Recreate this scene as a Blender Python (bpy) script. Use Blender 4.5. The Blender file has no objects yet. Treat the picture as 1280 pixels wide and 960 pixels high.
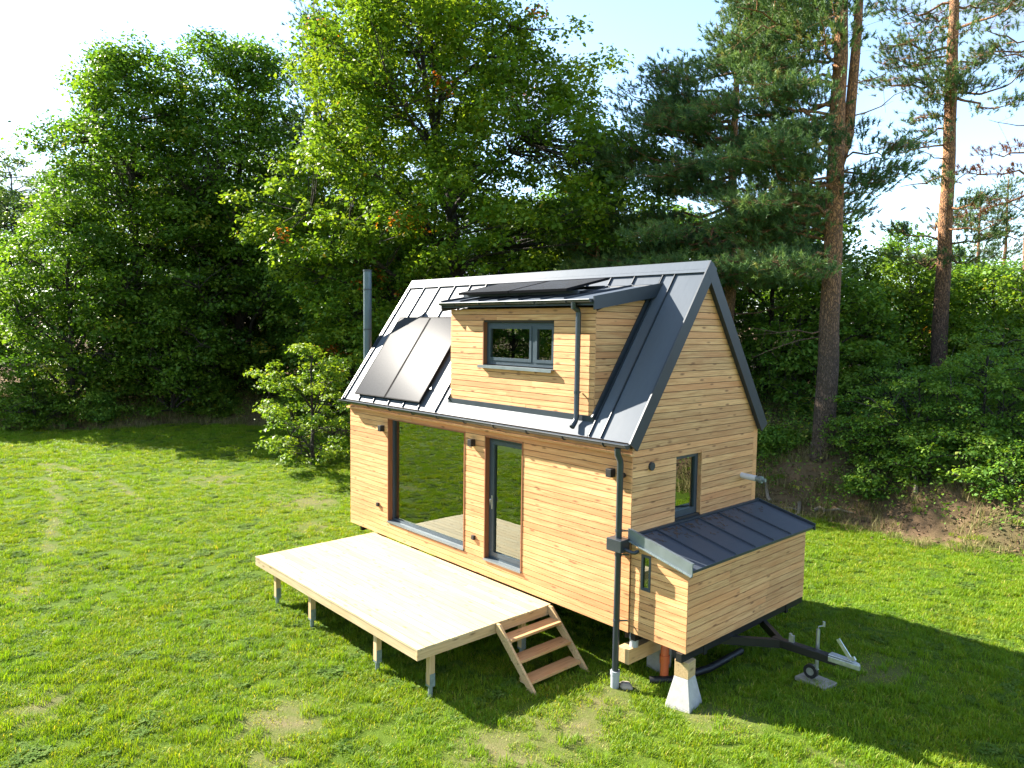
import bpy, math, random
import numpy as np
from mathutils import Vector, Matrix, Euler

random.seed(7)
S = bpy.context.scene
COL = S.collection

# ------------------------------------------------------------------ camera
CAM = Vector((14.295, -8.197, 5.175))
YAW, PITCH, ROLL = 0.8322, -0.0754, 0.0138
cd = bpy.data.cameras.new('camera'); cam = bpy.data.objects.new('camera', cd); COL.objects.link(cam)
fw = Vector((-math.sin(YAW) * math.cos(PITCH), math.cos(YAW) * math.cos(PITCH), math.sin(PITCH)))
rt = Vector((math.cos(YAW), math.sin(YAW), 0)); up = rt.cross(fw)
r2 = rt * math.cos(ROLL) + up * math.sin(ROLL); u2 = up * math.cos(ROLL) - rt * math.sin(ROLL)
M = Matrix.Identity(4)
for i in range(3):
    M[i][0] = r2[i]; M[i][1] = u2[i]; M[i][2] = -fw[i]; M[i][3] = CAM[i]
cam.matrix_world = M
cd.lens = 36 * 915.5 / 1280; cd.sensor_width = 36; cd.clip_end = 5000; cd.clip_start = 0.1
S.camera = cam

# ------------------------------------------------------------------ light
ELEV, AZ = math.radians(33), math.radians(19)
SUN = Vector((-math.cos(ELEV) * math.cos(AZ), -math.cos(ELEV) * math.sin(AZ), math.sin(ELEV)))
w = bpy.data.worlds.new('World'); S.world = w; w.use_nodes = True
wt = w.node_tree; wt.nodes.clear()
def wn(t, **k):
    n = wt.nodes.new(t)
    for a, b in k.items(): setattr(n, a, b)
    return n
sky = wn('ShaderNodeTexSky', sky_type='NISHITA', sun_disc=False, sun_elevation=ELEV,
         sun_rotation=math.atan2(SUN.x, SUN.y), altitude=400, air_density=1.0, dust_density=0.25, ozone_density=1.6)
geo = wn('ShaderNodeTexCoord')
sep = wn('ShaderNodeSeparateXYZ'); wt.links.new(geo.outputs['Generated'], sep.inputs[0])
den = wn('ShaderNodeMath', operation='ADD'); den.inputs[1].default_value = 0.32; wt.links.new(sep.outputs[2], den.inputs[0])
dx = wn('ShaderNodeMath', operation='DIVIDE'); wt.links.new(sep.outputs[0], dx.inputs[0]); wt.links.new(den.outputs[0], dx.inputs[1])
dy = wn('ShaderNodeMath', operation='DIVIDE'); wt.links.new(sep.outputs[1], dy.inputs[0]); wt.links.new(den.outputs[0], dy.inputs[1])
cmb = wn('ShaderNodeCombineXYZ'); wt.links.new(dx.outputs[0], cmb.inputs[0]); wt.links.new(dy.outputs[0], cmb.inputs[1])
cmb.inputs[2].default_value = 7.1
noi = wn('ShaderNodeTexNoise'); noi.inputs['Scale'].default_value = 0.85; noi.inputs['Detail'].default_value = 9; noi.inputs['Roughness'].default_value = 0.56
wt.links.new(cmb.outputs[0], noi.inputs['Vector'])
rmp = wn('ShaderNodeValToRGB'); rmp.color_ramp.elements[0].position = 0.47; rmp.color_ramp.elements[1].position = 0.60
wt.links.new(noi.outputs[0], rmp.inputs[0])
mx = wn('ShaderNodeMix', data_type='RGBA'); wt.links.new(rmp.outputs[0], mx.inputs[0]); wt.links.new(sky.outputs[0], mx.inputs[6])
noi2 = wn('ShaderNodeTexNoise'); noi2.inputs['Scale'].default_value = 2.1; noi2.inputs['Detail'].default_value = 6
wt.links.new(cmb.outputs[0], noi2.inputs['Vector'])
rm2 = wn('ShaderNodeValToRGB'); rm2.color_ramp.elements[0].position = 0.36; rm2.color_ramp.elements[1].position = 0.72
rm2.color_ramp.elements[0].color = (1.2, 1.4, 1.7, 1); rm2.color_ramp.elements[1].color = (3.0, 3.1, 3.2, 1)
wt.links.new(noi2.outputs[0], rm2.inputs[0]); wt.links.new(rm2.outputs[0], mx.inputs[7])
bg = wn('ShaderNodeBackground'); bg.inputs[1].default_value = 0.105
wt.links.new(mx.outputs[2], bg.inputs[0])
wo = wn('ShaderNodeOutputWorld'); wt.links.new(bg.outputs[0], wo.inputs[0])

sl = bpy.data.lights.new('sun', 'SUN'); sl.energy = 5.0; sl.angle = math.radians(0.53); sl.color = (1.0, 0.93, 0.82)
so = bpy.data.objects.new('sun', sl); COL.objects.link(so); so.location = (-30, -10, 30)
so.rotation_euler = SUN.to_track_quat('Z', 'Y').to_euler()

S.view_settings.view_transform = 'Standard'; S.view_settings.look = 'None'
S.view_settings.gamma = 1; S.view_settings.use_curve_mapping = False
S.view_settings.exposure = 2.2
S.cycles.use_denoising = True
S.cycles.max_bounces = 8; S.cycles.transparent_max_bounces = 12
S.cycles.sample_clamp_indirect = 6; S.cycles.caustics_reflective = False; S.cycles.caustics_refractive = False

# ------------------------------------------------------------------ materials
class NT:
    def __init__(s, name):
        s.m = bpy.data.materials.new(name); s.m.use_nodes = True; s.t = s.m.node_tree; s.t.nodes.clear()
        s.out = s.n('ShaderNodeOutputMaterial')
    def n(s, typ, ins=None, **k):
        x = s.t.nodes.new(typ)
        for a, b in k.items(): setattr(x, a, b)
        for a, b in (ins or {}).items():
            if isinstance(b, bpy.types.NodeSocket): s.t.links.new(b, x.inputs[a])
            else: x.inputs[a].default_value = b
        return x
    def ramp(s, fac, stops):
        r = s.n('ShaderNodeValToRGB', {0: fac}); e = r.color_ramp.elements
        while len(e) < len(stops): e.new(0.5)
        for i, (p, c) in enumerate(stops):
            e[i].position = p; e[i].color = (c[0], c[1], c[2], 1)
        return r.outputs[0]
    def mix(s, fac, a, b, blend='MIX'):
        x = s.n('ShaderNodeMix', {0: fac}, data_type='RGBA', blend_type=blend)
        for i, v in ((6, a), (7, b)):
            if isinstance(v, bpy.types.NodeSocket): s.t.links.new(v, x.inputs[i])
            else: x.inputs[i].default_value = (v[0], v[1], v[2], 1)
        return x.outputs[2]
    def math(s, op, a, b=0.0):
        return s.n('ShaderNodeMath', {0: a, 1: b}, operation=op).outputs[0]
    def noise(s, vec, scale, detail=4, rough=0.55):
        return s.n('ShaderNodeTexNoise', {'Vector': vec, 'Scale': scale, 'Detail': detail, 'Roughness': rough}).outputs[0]
    def map(s, vec, scale):
        return s.n('ShaderNodeMapping', {'Vector': vec, 'Scale': scale}).outputs[0]
    def bump(s, h, strength, dist=0.01):
        return s.n('ShaderNodeBump', {'Height': h, 'Strength': strength, 'Distance': dist}).outputs[0]
    def principled(s, **k):
        p = s.n('ShaderNodeBsdfPrincipled')
        for a, b in k.items():
            a = a.replace('_', ' ')
            if isinstance(b, bpy.types.NodeSocket): s.t.links.new(b, p.inputs[a])
            elif a == 'Base Color': p.inputs[a].default_value = (b[0], b[1], b[2], 1)
            else: p.inputs[a].default_value = b
        return p
    def done(s, shader):
        s.t.links.new(shader.outputs[0], s.out.inputs[0]); return s.m

def wood(name, lo, hi, red, axis, rough=0.6, knots=True):
    t = NT(name)
    tc = t.n('ShaderNodeTexCoord').outputs['Object']
    rnd = t.n('ShaderNodeObjectInfo').outputs['Random']
    off = t.n('ShaderNodeVectorMath', {0: tc, 1: t.n('ShaderNodeCombineXYZ', {0: t.math('MULTIPLY', rnd, 91.0), 1: t.math('MULTIPLY', rnd, 57.0), 2: t.math('MULTIPLY', rnd, 73.0)}).outputs[0]}, operation='ADD').outputs[0]
    sc = [22.0, 22.0, 22.0]; sc[axis] = 1.1
    g = t.noise(t.map(off, sc), 2.0, 6, 0.62)
    sc2 = [2.5, 2.5, 2.5]; sc2[axis] = 0.6
    g2 = t.noise(t.map(off, sc2), 1.6, 3)
    c = t.ramp(g, [(0.36, lo), (0.60, hi)])
    c = t.mix(t.math('MULTIPLY', t.n('ShaderNodeMapRange', {0: g2, 1: 0.4, 2: 0.7}).outputs[0], 0.55), c, red)
    r3 = t.math('FRACT', t.math('MULTIPLY', rnd, 17.31))
    c = t.mix(t.math('MULTIPLY', t.n('ShaderNodeMapRange', {0: r3, 1: 0.62, 2: 1.0}).outputs[0], 0.6), c, red)
    v = t.n('ShaderNodeHueSaturation', {'Value': t.math('ADD', t.math('MULTIPLY', rnd, 0.30), 0.86), 'Color': c}).outputs[0]
    if knots:
        ks = [9.0, 9.0, 9.0]; ks[axis] = 2.6
        k = t.n('ShaderNodeTexVoronoi', {'Vector': t.map(off, ks), 'Scale': 1.0}).outputs['Distance']
        kf = t.n('ShaderNodeMapRange', {0: k, 1: 0.20, 2: 0.08}).outputs[0]
        v = t.mix(t.math('MULTIPLY', kf, 0.85), v, [x * 0.38 for x in red])
    p = t.principled(Base_Color=v, Roughness=rough, Normal=t.bump(g, 0.25, 0.004))
    return t.done(p)

LARCH = dict(lo=(0.46, 0.23, 0.088), hi=(0.68, 0.40, 0.18), red=(0.54, 0.22, 0.085))
wood_x = wood('larch cladding lengthwise', axis=0, **LARCH)
wood_y = wood('larch cladding crosswise', axis=1, **LARCH)
deck_wood = wood('pale larch decking', (0.40, 0.31, 0.175), (0.52, 0.42, 0.26), (0.44, 0.31, 0.16), 0, 0.6)
deck_wood_y = wood('pale larch joist crosswise', (0.46, 0.31, 0.15), (0.60, 0.43, 0.24), (0.50, 0.30, 0.13), 1)
post_wood = wood('larch post', (0.46, 0.31, 0.15), (0.60, 0.43, 0.24), (0.50, 0.30, 0.13), 2)
tread_wood = wood('red larch tread', (0.44, 0.25, 0.105), (0.58, 0.36, 0.17), (0.46, 0.22, 0.09), 1, 0.5)
beam_wood = wood('spruce beam', (0.42, 0.28, 0.13), (0.58, 0.42, 0.22), (0.5, 0.3, 0.13), 1)
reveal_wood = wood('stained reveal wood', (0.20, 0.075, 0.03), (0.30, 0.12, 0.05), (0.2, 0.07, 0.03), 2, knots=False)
floor_wood = wood('interior floor wood', (0.30, 0.17, 0.08), (0.42, 0.26, 0.13), (0.3, 0.16, 0.07), 0, 0.4)
lining_wood = wood('interior lining wood', (0.42, 0.28, 0.14), (0.55, 0.38, 0.2), (0.45, 0.27, 0.12), 0)

def plain(name, col, rough=0.5, metal=0.0, var=0.12, scale=6.0, bump=0.0, spec=0.5):
    t = NT(name); tc = t.n('ShaderNodeTexCoord').outputs['Object']
    g = t.noise(tc, scale, 5)
    c = t.ramp(g, [(0.25, [x * (1 - var) for x in col]), (0.75, [x * (1 + var) for x in col])])
    rr = t.n('ShaderNodeMapRange', {0: g, 3: rough * 0.85, 4: min(1, rough * 1.15)}).outputs[0]
    k = dict(Base_Color=c, Roughness=rr, Metallic=metal, Specular_IOR_Level=spec)
    if bump: k['Normal'] = t.bump(t.noise(tc, scale * 8, 4), bump, 0.01)
    return t.done(t.principled(**k))

def roof_mat(name, col, rough, spec=0.07):
    t = NT(name); tc = t.n('ShaderNodeTexCoord').outputs['Object']
    rnd = t.n('ShaderNodeObjectInfo').outputs['Random']
    g = t.noise(tc, 1.3, 3); g2 = t.noise(t.map(tc, (8, 2, 2)), 3, 5)
    c = t.mix(t.math('MULTIPLY', g2, 0.35), col, [x * 1.5 for x in col])
    c = t.n('ShaderNodeHueSaturation', {'Value': t.math('ADD', t.math('MULTIPLY', rnd, 0.2), 0.9), 'Color': c}).outputs[0]
    rr = t.n('ShaderNodeMapRange', {0: g2, 3: rough * 0.88, 4: rough * 1.15}).outputs[0]
    return t.done(t.principled(Base_Color=c, Roughness=rr, Metallic=0.0, Specular_IOR_Level=spec, Normal=t.bump(g, 0.10, 0.05)))
roof_metal = roof_mat('anthracite standing seam sheet', (0.080, 0.095, 0.115), 0.42)
annex_metal = roof_mat('anthracite annex sheet', (0.045, 0.055, 0.072), 0.48, 0.4)
trim_metal = plain('anthracite trim', (0.028, 0.038, 0.050), 0.42, 0.1)
gutter_metal = plain('anthracite gutter', (0.040, 0.050, 0.060), 0.33, 0.35)
frame_paint = plain('anthracite window frame', (0.034, 0.052, 0.068), 0.4)
pale_metal = plain('grey flashing', (0.20, 0.235, 0.25), 0.38, 0.5)
black_metal = plain('black chassis steel', (0.010, 0.010, 0.011), 0.45, 0.1)
black_plastic = plain('black plastic', (0.012, 0.012, 0.013), 0.5)
galv = plain('galvanised steel', (0.46, 0.48, 0.49), 0.38, 0.8, 0.2, 20)
galv_dull = plain('dull galvanised post foot', (0.22, 0.27, 0.27), 0.55, 0.5, 0.25, 20)
white_plastic = plain('white plastic', (0.62, 0.63, 0.63), 0.4)
grey_pvc = plain('grey pvc', (0.30, 0.33, 0.36), 0.45)
orange_pvc = plain('orange drain pvc', (0.50, 0.105, 0.03), 0.45)
concrete = plain('concrete', (0.40, 0.39, 0.37), 0.9, 0, 0.14, 14, 0.5)
slab_conc = plain('weathered slab', (0.27, 0.25, 0.20), 0.95, 0, 0.25, 10, 0.5)
backing = plain('dark wall membrane', (0.03, 0.025, 0.02), 0.9)
solar_glass = plain('solar glass', (0.045, 0.047, 0.052), 0.22, 0.0, 0.1, 40, spec=0.003)
panel_frame = plain('black panel frame', (0.010, 0.010, 0.011), 0.6, spec=0.02)
wall_white = plain('interior white paint', (0.62, 0.60, 0.55), 0.8)
teal_fabric = plain('teal upholstery', (0.03, 0.13, 0.11), 0.85)
shade_green = plain('dark appliance', (0.05, 0.05, 0.05), 0.3)
stone = plain('field stone', (0.30, 0.26, 0.21), 0.95, 0, 0.3, 12, 0.6)
soil_mat = plain('trampled soil', (0.22, 0.165, 0.105), 1.0, 0, 0.3, 9, 0.7)

def glass_mat():
    t = NT('coated window glass')
    f = t.n('ShaderNodeFresnel', {'IOR': 3.2}).outputs[0]
    tr = t.n('ShaderNodeBsdfTransparent', {0: (0.70, 0.80, 0.70, 1)})
    gl = t.n('ShaderNodeBsdfGlossy', {0: (0.92, 1.0, 0.90, 1), 'Roughness': 0.0})
    m = t.n('ShaderNodeMixShader', {0: f}); t.t.links.new(tr.outputs[0], m.inputs[1]); t.t.links.new(gl.outputs[0], m.inputs[2])
    return t.done(m)
glass = glass_mat()

def leaf_mat(name, stops, trans=0.42, rough=0.5, tcol=None, gain=1.0, patchy=False):
    t = NT(name)
    a = t.n('ShaderNodeAttribute', attribute_name='tint').outputs['Fac']
    c = t.ramp(a, [(q, [min(0.6, x * gain) for x in col]) for q, col in stops])
    if patchy:
        wp = t.n('ShaderNodeNewGeometry').outputs['Position']
        a1 = t.n('ShaderNodeMapRange', {0: t.noise(wp, 0.45, 4), 1: 0.33, 2: 0.67}).outputs[0]; a2 = t.n('ShaderNodeMapRange', {0: t.noise(wp, 2.6, 4), 1: 0.35, 2: 0.65}).outputs[0]
        c = t.mix(t.math('MULTIPLY', a1, 0.75), c, t.mix(1.0, c, (1.25, 0.98, 0.9), 'MULTIPLY'))
        c = t.mix(t.math('MULTIPLY', a2, 0.8), c, t.mix(1.0, c, (0.80, 0.84, 0.8), 'MULTIPLY'))
    p = t.principled(Base_Color=c, Roughness=rough, Specular_IOR_Level=0.2)
    c2 = t.mix(1.0, c, tcol or (1.5, 1.35, 0.5), 'MULTIPLY')
    tl = t.n('ShaderNodeBsdfTranslucent', {0: c2})
    m = t.n('ShaderNodeMixShader', {0: trans}); t.t.links.new(p.outputs[0], m.inputs[1]); t.t.links.new(tl.outputs[0], m.inputs[2])
    return t.done(m)
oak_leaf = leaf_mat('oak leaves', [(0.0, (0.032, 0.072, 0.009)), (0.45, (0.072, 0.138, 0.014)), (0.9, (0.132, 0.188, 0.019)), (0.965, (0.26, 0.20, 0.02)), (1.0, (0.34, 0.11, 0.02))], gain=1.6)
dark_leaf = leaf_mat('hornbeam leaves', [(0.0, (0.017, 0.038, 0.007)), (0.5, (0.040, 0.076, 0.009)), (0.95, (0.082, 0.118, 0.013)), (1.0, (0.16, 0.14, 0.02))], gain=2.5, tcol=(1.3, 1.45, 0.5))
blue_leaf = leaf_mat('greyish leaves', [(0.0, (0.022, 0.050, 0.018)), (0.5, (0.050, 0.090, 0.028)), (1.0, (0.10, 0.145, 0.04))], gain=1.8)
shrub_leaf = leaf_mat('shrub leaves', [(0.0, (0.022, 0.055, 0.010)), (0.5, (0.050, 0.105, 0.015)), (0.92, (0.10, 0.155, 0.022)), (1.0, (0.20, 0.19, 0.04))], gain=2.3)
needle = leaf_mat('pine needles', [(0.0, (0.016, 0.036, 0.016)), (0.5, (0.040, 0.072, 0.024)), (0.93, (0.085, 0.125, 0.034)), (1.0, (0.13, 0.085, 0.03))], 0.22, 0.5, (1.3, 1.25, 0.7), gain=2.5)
dead_needle = leaf_mat('dead rusty needles', [(0.0, (0.12, 0.05, 0.02)), (1.0, (0.26, 0.11, 0.05))], 0.2, 0.7, (1, 1, 1))
grass_blade = leaf_mat('grass blades', [(0.0, (0.042, 0.100, 0.006)), (0.5, (0.085, 0.155, 0.007)), (0.86, (0.130, 0.185, 0.009)), (0.95, (0.19, 0.19, 0.04)), (1.0, (0.28, 0.24, 0.10))], 0.40, 0.5, (1.5, 1.35, 0.35), gain=2.0, patchy=True)
weed_leaf = leaf_mat('clover leaves', [(0.0, (0.045, 0.10, 0.014)), (0.6, (0.085, 0.15, 0.018)), (1.0, (0.13, 0.17, 0.04))], 0.35, 0.9, gain=1.3)
dry_grass = leaf_mat('dry bank grass', [(0.0, (0.08, 0.11, 0.025)), (0.5, (0.19, 0.18, 0.065)), (1.0, (0.38, 0.31, 0.16))], 0.3, 0.8, (1.1, 1.05, 0.7))
litter_mat = leaf_mat('fallen leaves', [(0.0, (0.08, 0.045, 0.025)), (0.5, (0.18, 0.11, 0.06)), (1.0, (0.34, 0.23, 0.13))], 0.1, 0.9, (1, 1, 1))

def bark(name, low, high, z0, z1, scale=1.0):
    t = NT(name); tc = t.n('ShaderNodeTexCoord').outputs['Object']
    z = t.n('ShaderNodeSeparateXYZ', {0: tc}).outputs[2]
    n1 = t.noise(tc, 1.2, 4)
    zz = t.math('ADD', z, t.math('MULTIPLY', n1, 2.5))
    f = t.n('ShaderNodeMapRange', {0: zz, 1: z0 + 1, 2: z1 + 1}).outputs[0]
    c = t.mix(f, low, high)
    vo = t.n('ShaderNodeTexVoronoi', {'Vector': t.map(t.n('ShaderNodeVectorMath', {0: tc, 1: t.n('ShaderNodeVectorMath', {0: t.n('ShaderNodeTexNoise', {'Vector': tc, 'Scale': 5.0, 'Detail': 3}).outputs['Color'], 1: (0.22, 0.22, 0.5)}, operation='MULTIPLY').outputs[0]}, operation='ADD').outputs[0], (17 * scale, 17 * scale, 4.0 * scale)), 'Scale': 1.0}, feature='DISTANCE_TO_EDGE').outputs['Distance']
    cr = t.n('ShaderNodeMapRange', {0: vo, 1: 0.0, 2: 0.22}).outputs[0]
    g = t.noise(tc, 14 * scale, 5)
    c = t.mix(t.math('MULTIPLY', t.math('SUBTRACT', 1.0, cr), 0.85), c, [x * 0.3 for x in low])
    c = t.n('ShaderNodeHueSaturation', {'Value': t.math('ADD', t.math('MULTIPLY', g, 0.8), 0.6), 'Color': c}).outputs[0]
    return t.done(t.principled(Base_Color=c, Roughness=0.9, Normal=t.bump(cr, 0.9, 0.03)))
pine_bark = bark('scots pine bark', (0.14, 0.092, 0.066), (0.42, 0.20, 0.08), 3.0, 7.0)
oak_bark = bark('oak bark', (0.055, 0.045, 0.035), (0.07, 0.055, 0.042), 0, 20)
grey_stick = plain('bleached wood', (0.24, 0.20, 0.155), 0.9, 0, 0.3, 8, 0.6)

# ------------------------------------------------------------------ mesh builder
class MB:
    def __init__(s): s.v = []; s.f = []
    def poly(s, pts, faces):
        b = len(s.v); s.v += [tuple(p) for p in pts]; s.f += [tuple(b + i for i in f) for f in faces]; return s
    def box(s, x0, x1, y0, y1, z0, z1):
        return s.hexa([(x0, y0, z0), (x1, y0, z0), (x1, y1, z0), (x0, y1, z0), (x0, y0, z1), (x1, y0, z1), (x1, y1, z1), (x0, y1, z1)])
    def hexa(s, p):
        return s.poly(p, [(0, 3, 2, 1), (4, 5, 6, 7), (0, 1, 5, 4), (1, 2, 6, 5), (2, 3, 7, 6), (3, 0, 4, 7)])
    def beam(s, a, b, wd, ht, upv=(0, 0, 1)):
        a, b = Vector(a), Vector(b); d = (b - a).normalized(); sd = d.cross(Vector(upv)).normalized(); uu = sd.cross(d)
        q = lambda p, i, j: p + sd * (i * wd / 2) + uu * (j * ht / 2)
        return s.hexa([q(a, -1, -1), q(a, 1, -1), q(b, 1, -1), q(b, -1, -1), q(a, -1, 1), q(a, 1, 1), q(b, 1, 1), q(b, -1, 1)])
    def prism(s, poly, ext):
        n = len(poly); e = Vector(ext); pts = [Vector(p) for p in poly] + [Vector(p) + e for p in poly]
        return s.poly(pts, [tuple(reversed(range(n))), tuple(range(n, 2 * n))] + [(i, (i + 1) % n, n + (i + 1) % n, n + i) for i in range(n)])
    def tube(s, path, rad, n=10, cap=True, arc=None):
        path = [Vector(p) for p in path]; m = len(path)
        rad = rad if isinstance(rad, (list, tuple)) else [rad] * m
        b = len(s.v); ref = None
        for i, p in enumerate(path):
            d = (path[min(i + 1, m - 1)] - path[max(i - 1, 0)]).normalized()
            if ref is None: ref = Vector((0, 0, 1)) if abs(d.z) < 0.9 else Vector((1, 0, 0))
            a = d.cross(ref).normalized(); c = a.cross(d)
            for k in range(n):
                th = 2 * math.pi * k / n
                s.v.append(tuple(p + (a * math.cos(th) + c * math.sin(th)) * rad[i]))
        for i in range(m - 1):
            for k in range(n):
                k2 = (k + 1) % n
                s.f.append((b + i * n + k, b + i * n + k2, b + (i + 1) * n + k2, b + (i + 1) * n + k))
        if cap:
            s.f.append(tuple(b + k for k in reversed(range(n)))); s.f.append(tuple(b + (m - 1) * n + k for k in range(n)))
        return s
    def build(s, name, mat, parent=None, smooth=False, bevel=0.0):
        me = bpy.data.meshes.new(name); me.from_pydata(s.v, [], s.f); me.materials.append(mat)
        o = bpy.data.objects.new(name, me); COL.objects.link(o)
        if smooth:
            me.polygons.foreach_set('use_smooth', [True] * len(me.polygons))
            me.set_sharp_from_angle(angle=math.radians(40))
        if bevel:
            md = o.modifiers.new('bevel', 'BEVEL'); md.width = bevel; md.segments = 2; md.limit_method = 'ANGLE'
        if parent: adopt(o, parent)
        return o
def adopt(o, parent):
    o.parent = parent
    t = Vector((0, 0, 0)) if parent.parent else parent.location.copy()
    o.matrix_parent_inverse = Matrix.Translation(-t)
def tag(o, label=None, cat=None, group=None, kind=None):
    if label: o['label'] = label
    if cat: o['category'] = cat
    if group: o['group'] = group
    if kind: o['kind'] = kind
    return o
def thing(name, loc, label, cat, group=None):
    o = bpy.data.objects.new(name, None); o.location = loc; o.empty_display_size = 0.2; COL.objects.link(o)
    return tag(o, label, cat, group)

# ------------------------------------------------------------------ terrain
EDGE = [(400, 14), (60, 12.5), (10, 11.2), (6, 11.7), (3.5, 12.0), (-3, 11.0), (-9, 8.6), (-16, 9.2), (-22, 8.2), (-25.0, 5.2), (-25.6, 0.4), (-27.5, -2.6), (-33, -9), (-46, -22), (-62, -60), (-70, -400)]
EA = np.array(EDGE[:-1], float); EB = np.array(EDGE[1:], float)
def forest_d(x, y):
    x = np.atleast_1d(np.asarray(x, float)); y = np.atleast_1d(np.asarray(y, float))
    best = np.full(x.shape, 1e9); sg = np.zeros(x.shape)
    for a, b in zip(EA, EB):
        d = b - a; t = np.clip(((x - a[0]) * d[0] + (y - a[1]) * d[1]) / (d @ d), 0, 1)
        px, py = x - a[0] - t * d[0], y - a[1] - t * d[1]; dist = np.hypot(px, py)
        cr = -(d[0] * (y - a[1]) - d[1] * (x - a[0]))
        m = dist < best - 1e-9; best[m] = dist[m]; sg[m] = np.sign(cr[m])
    return best * sg
def sst(a, b, x):
    t = np.clip((x - a) / (b - a), 0, 1); return t * t * (3 - 2 * t)
def wob(x, y):
    return 0.5 * np.sin(x * 1.3 + y * 0.7) * np.sin(y * 1.1 - x * 0.4) + 0.3 * np.sin(x * 3.1 + 1.3) * np.sin(y * 2.7 + x) + 0.2 * np.sin(x * 5.3 - y * 4.1)
def ground(x, y):
    x = np.asarray(x, float); y = np.asarray(y, float); sh = np.broadcast(x, y).shape
    x, y = np.broadcast_arrays(x, y); x = x.ravel(); y = y.ravel()
    d = forest_d(x, y) + 0.5 * wob(x * 0.5, y * 0.5)
    h = (1.75 - 0.85 * sst(-12, -20, x)) * sst(-0.3, 2.3 + 1.6 * sst(-12, -20, x), d) + 0.085 * np.clip(d - 2.3, 0, 60) + 0.03 * wob(x, y) * sst(2, 8, np.hypot(x - 4, y - 1)) + 0.10 * wob(x * 0.7 + 3, y * 0.7) * sst(0, 3, d)
    h += 0.20 * sst(8.0, 9.8, x) * sst(-2.0, 1.6, y) * sst(3.0, -1.0, d)
    h -= 0.05 * sst(4, -4, x) * 0.5
    return h.reshape(sh)
def gz(x, y): return float(ground(x, y))
TRACKS = [[(-21, -6.2), (-17.4, -4.2), (-17.0, -2.8), (-14.2, -2.1), (-11.1, -1.9), (-8.3, -1.9)], [(-16.7, -2.9), (-10.8, -3.7), (-7.7, -4.3), (-4.1, -5.1), (-1.7, -6.0)]]
DRY = [(5.5, -4.15, .75), (7.9, -2.5, .8), (8.1, -1.5, .85), (8.0, -0.6, .55), (0, -.3, .9), (-5.7, 1.7, 1.4), (-10.2, .8, 1.1), (9.3, .1, .6), (8.4, -2.0, .6), (7.7, -0.1, .5), (10.2, 3.0, .6), (6.0, -4.6, .5), (3.0, -6.5, .5), (10.9, 0.2, .5), (-3.0, 0.6, .7)]
def dryness(x, y):
    n = wob(x * 2.1 + 5, y * 2.3) * 0.5 + wob(x * 5.7, y * 5.1 + 2) * 0.3
    v = np.zeros_like(x)
    for (cx, cy, r) in DRY:
        v = np.maximum(v, 0.60 * np.exp(-((x - cx) ** 2 + (y - cy) ** 2) / (r * r)))
    for tr in TRACKS:
        for (ax, ay), (bx, by) in zip(tr[:-1], tr[1:]):
            ddx, ddy = bx - ax, by - ay; t = np.clip(((x - ax) * ddx + (y - ay) * ddy) / (ddx * ddx + ddy * ddy), 0, 1)
            q = np.hypot(x - ax - t * ddx, y - ay - t * ddy); v = np.maximum(v, 0.55 * np.exp(-(q / 0.22) ** 2))
    return np.clip(v * (1 + 0.8 * n) + 0.10 * np.clip(n + 0.1, 0, 1), 0, 1)
def axis(lo, hi, fine0, fine1, st):
    a = list(np.arange(fine0, fine1, st)); s_ = st; p = fine1
    while p < hi: a.append(p); s_ *= 1.25; p += s_
    a.append(hi); s_ = st; p = fine0 - st; b = []
    while p > lo: b.append(p); s_ *= 1.25; p -= s_
    b.append(lo); return np.array(b[::-1] + a)
gx = axis(-600, 600, -30, 14, 0.3); gy = axis(-600, 600, -10, 18, 0.3)
GX, GY = np.meshgrid(gx, gy, indexing='ij'); GH = ground(GX, GY)
nx, ny = len(gx), len(gy)
idx = np.arange(nx * ny).reshape(nx, ny)
quads = np.stack([idx[:-1, :-1], idx[1:, :-1], idx[1:, 1:], idx[:-1, 1:]], -1).reshape(-1, 4)
def np_mesh(name, verts, faces, mat, attrs=None, smooth=False):
    k = faces.shape[1]; me = bpy.data.meshes.new(name)
    me.vertices.add(len(verts)); me.vertices.foreach_set('co', np.ascontiguousarray(verts, np.float32).ravel())
    me.loops.add(faces.size); me.loops.foreach_set('vertex_index', np.ascontiguousarray(faces, np.int32).ravel())
    me.polygons.add(len(faces)); me.polygons.foreach_set('loop_start', np.arange(0, faces.size, k, dtype=np.int32))
    me.polygons.foreach_set('loop_total', np.full(len(faces), k, np.int32))
    for a, (dom, arr) in (attrs or {}).items():
        at = me.attributes.new(a, 'FLOAT', dom); at.data.foreach_set('value', np.ascontiguousarray(arr, np.float32))
    if smooth: me.polygons.foreach_set('use_smooth', np.ones(len(faces), bool))
    me.update(calc_edges=True); me.materials.append(mat)
    return me
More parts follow.
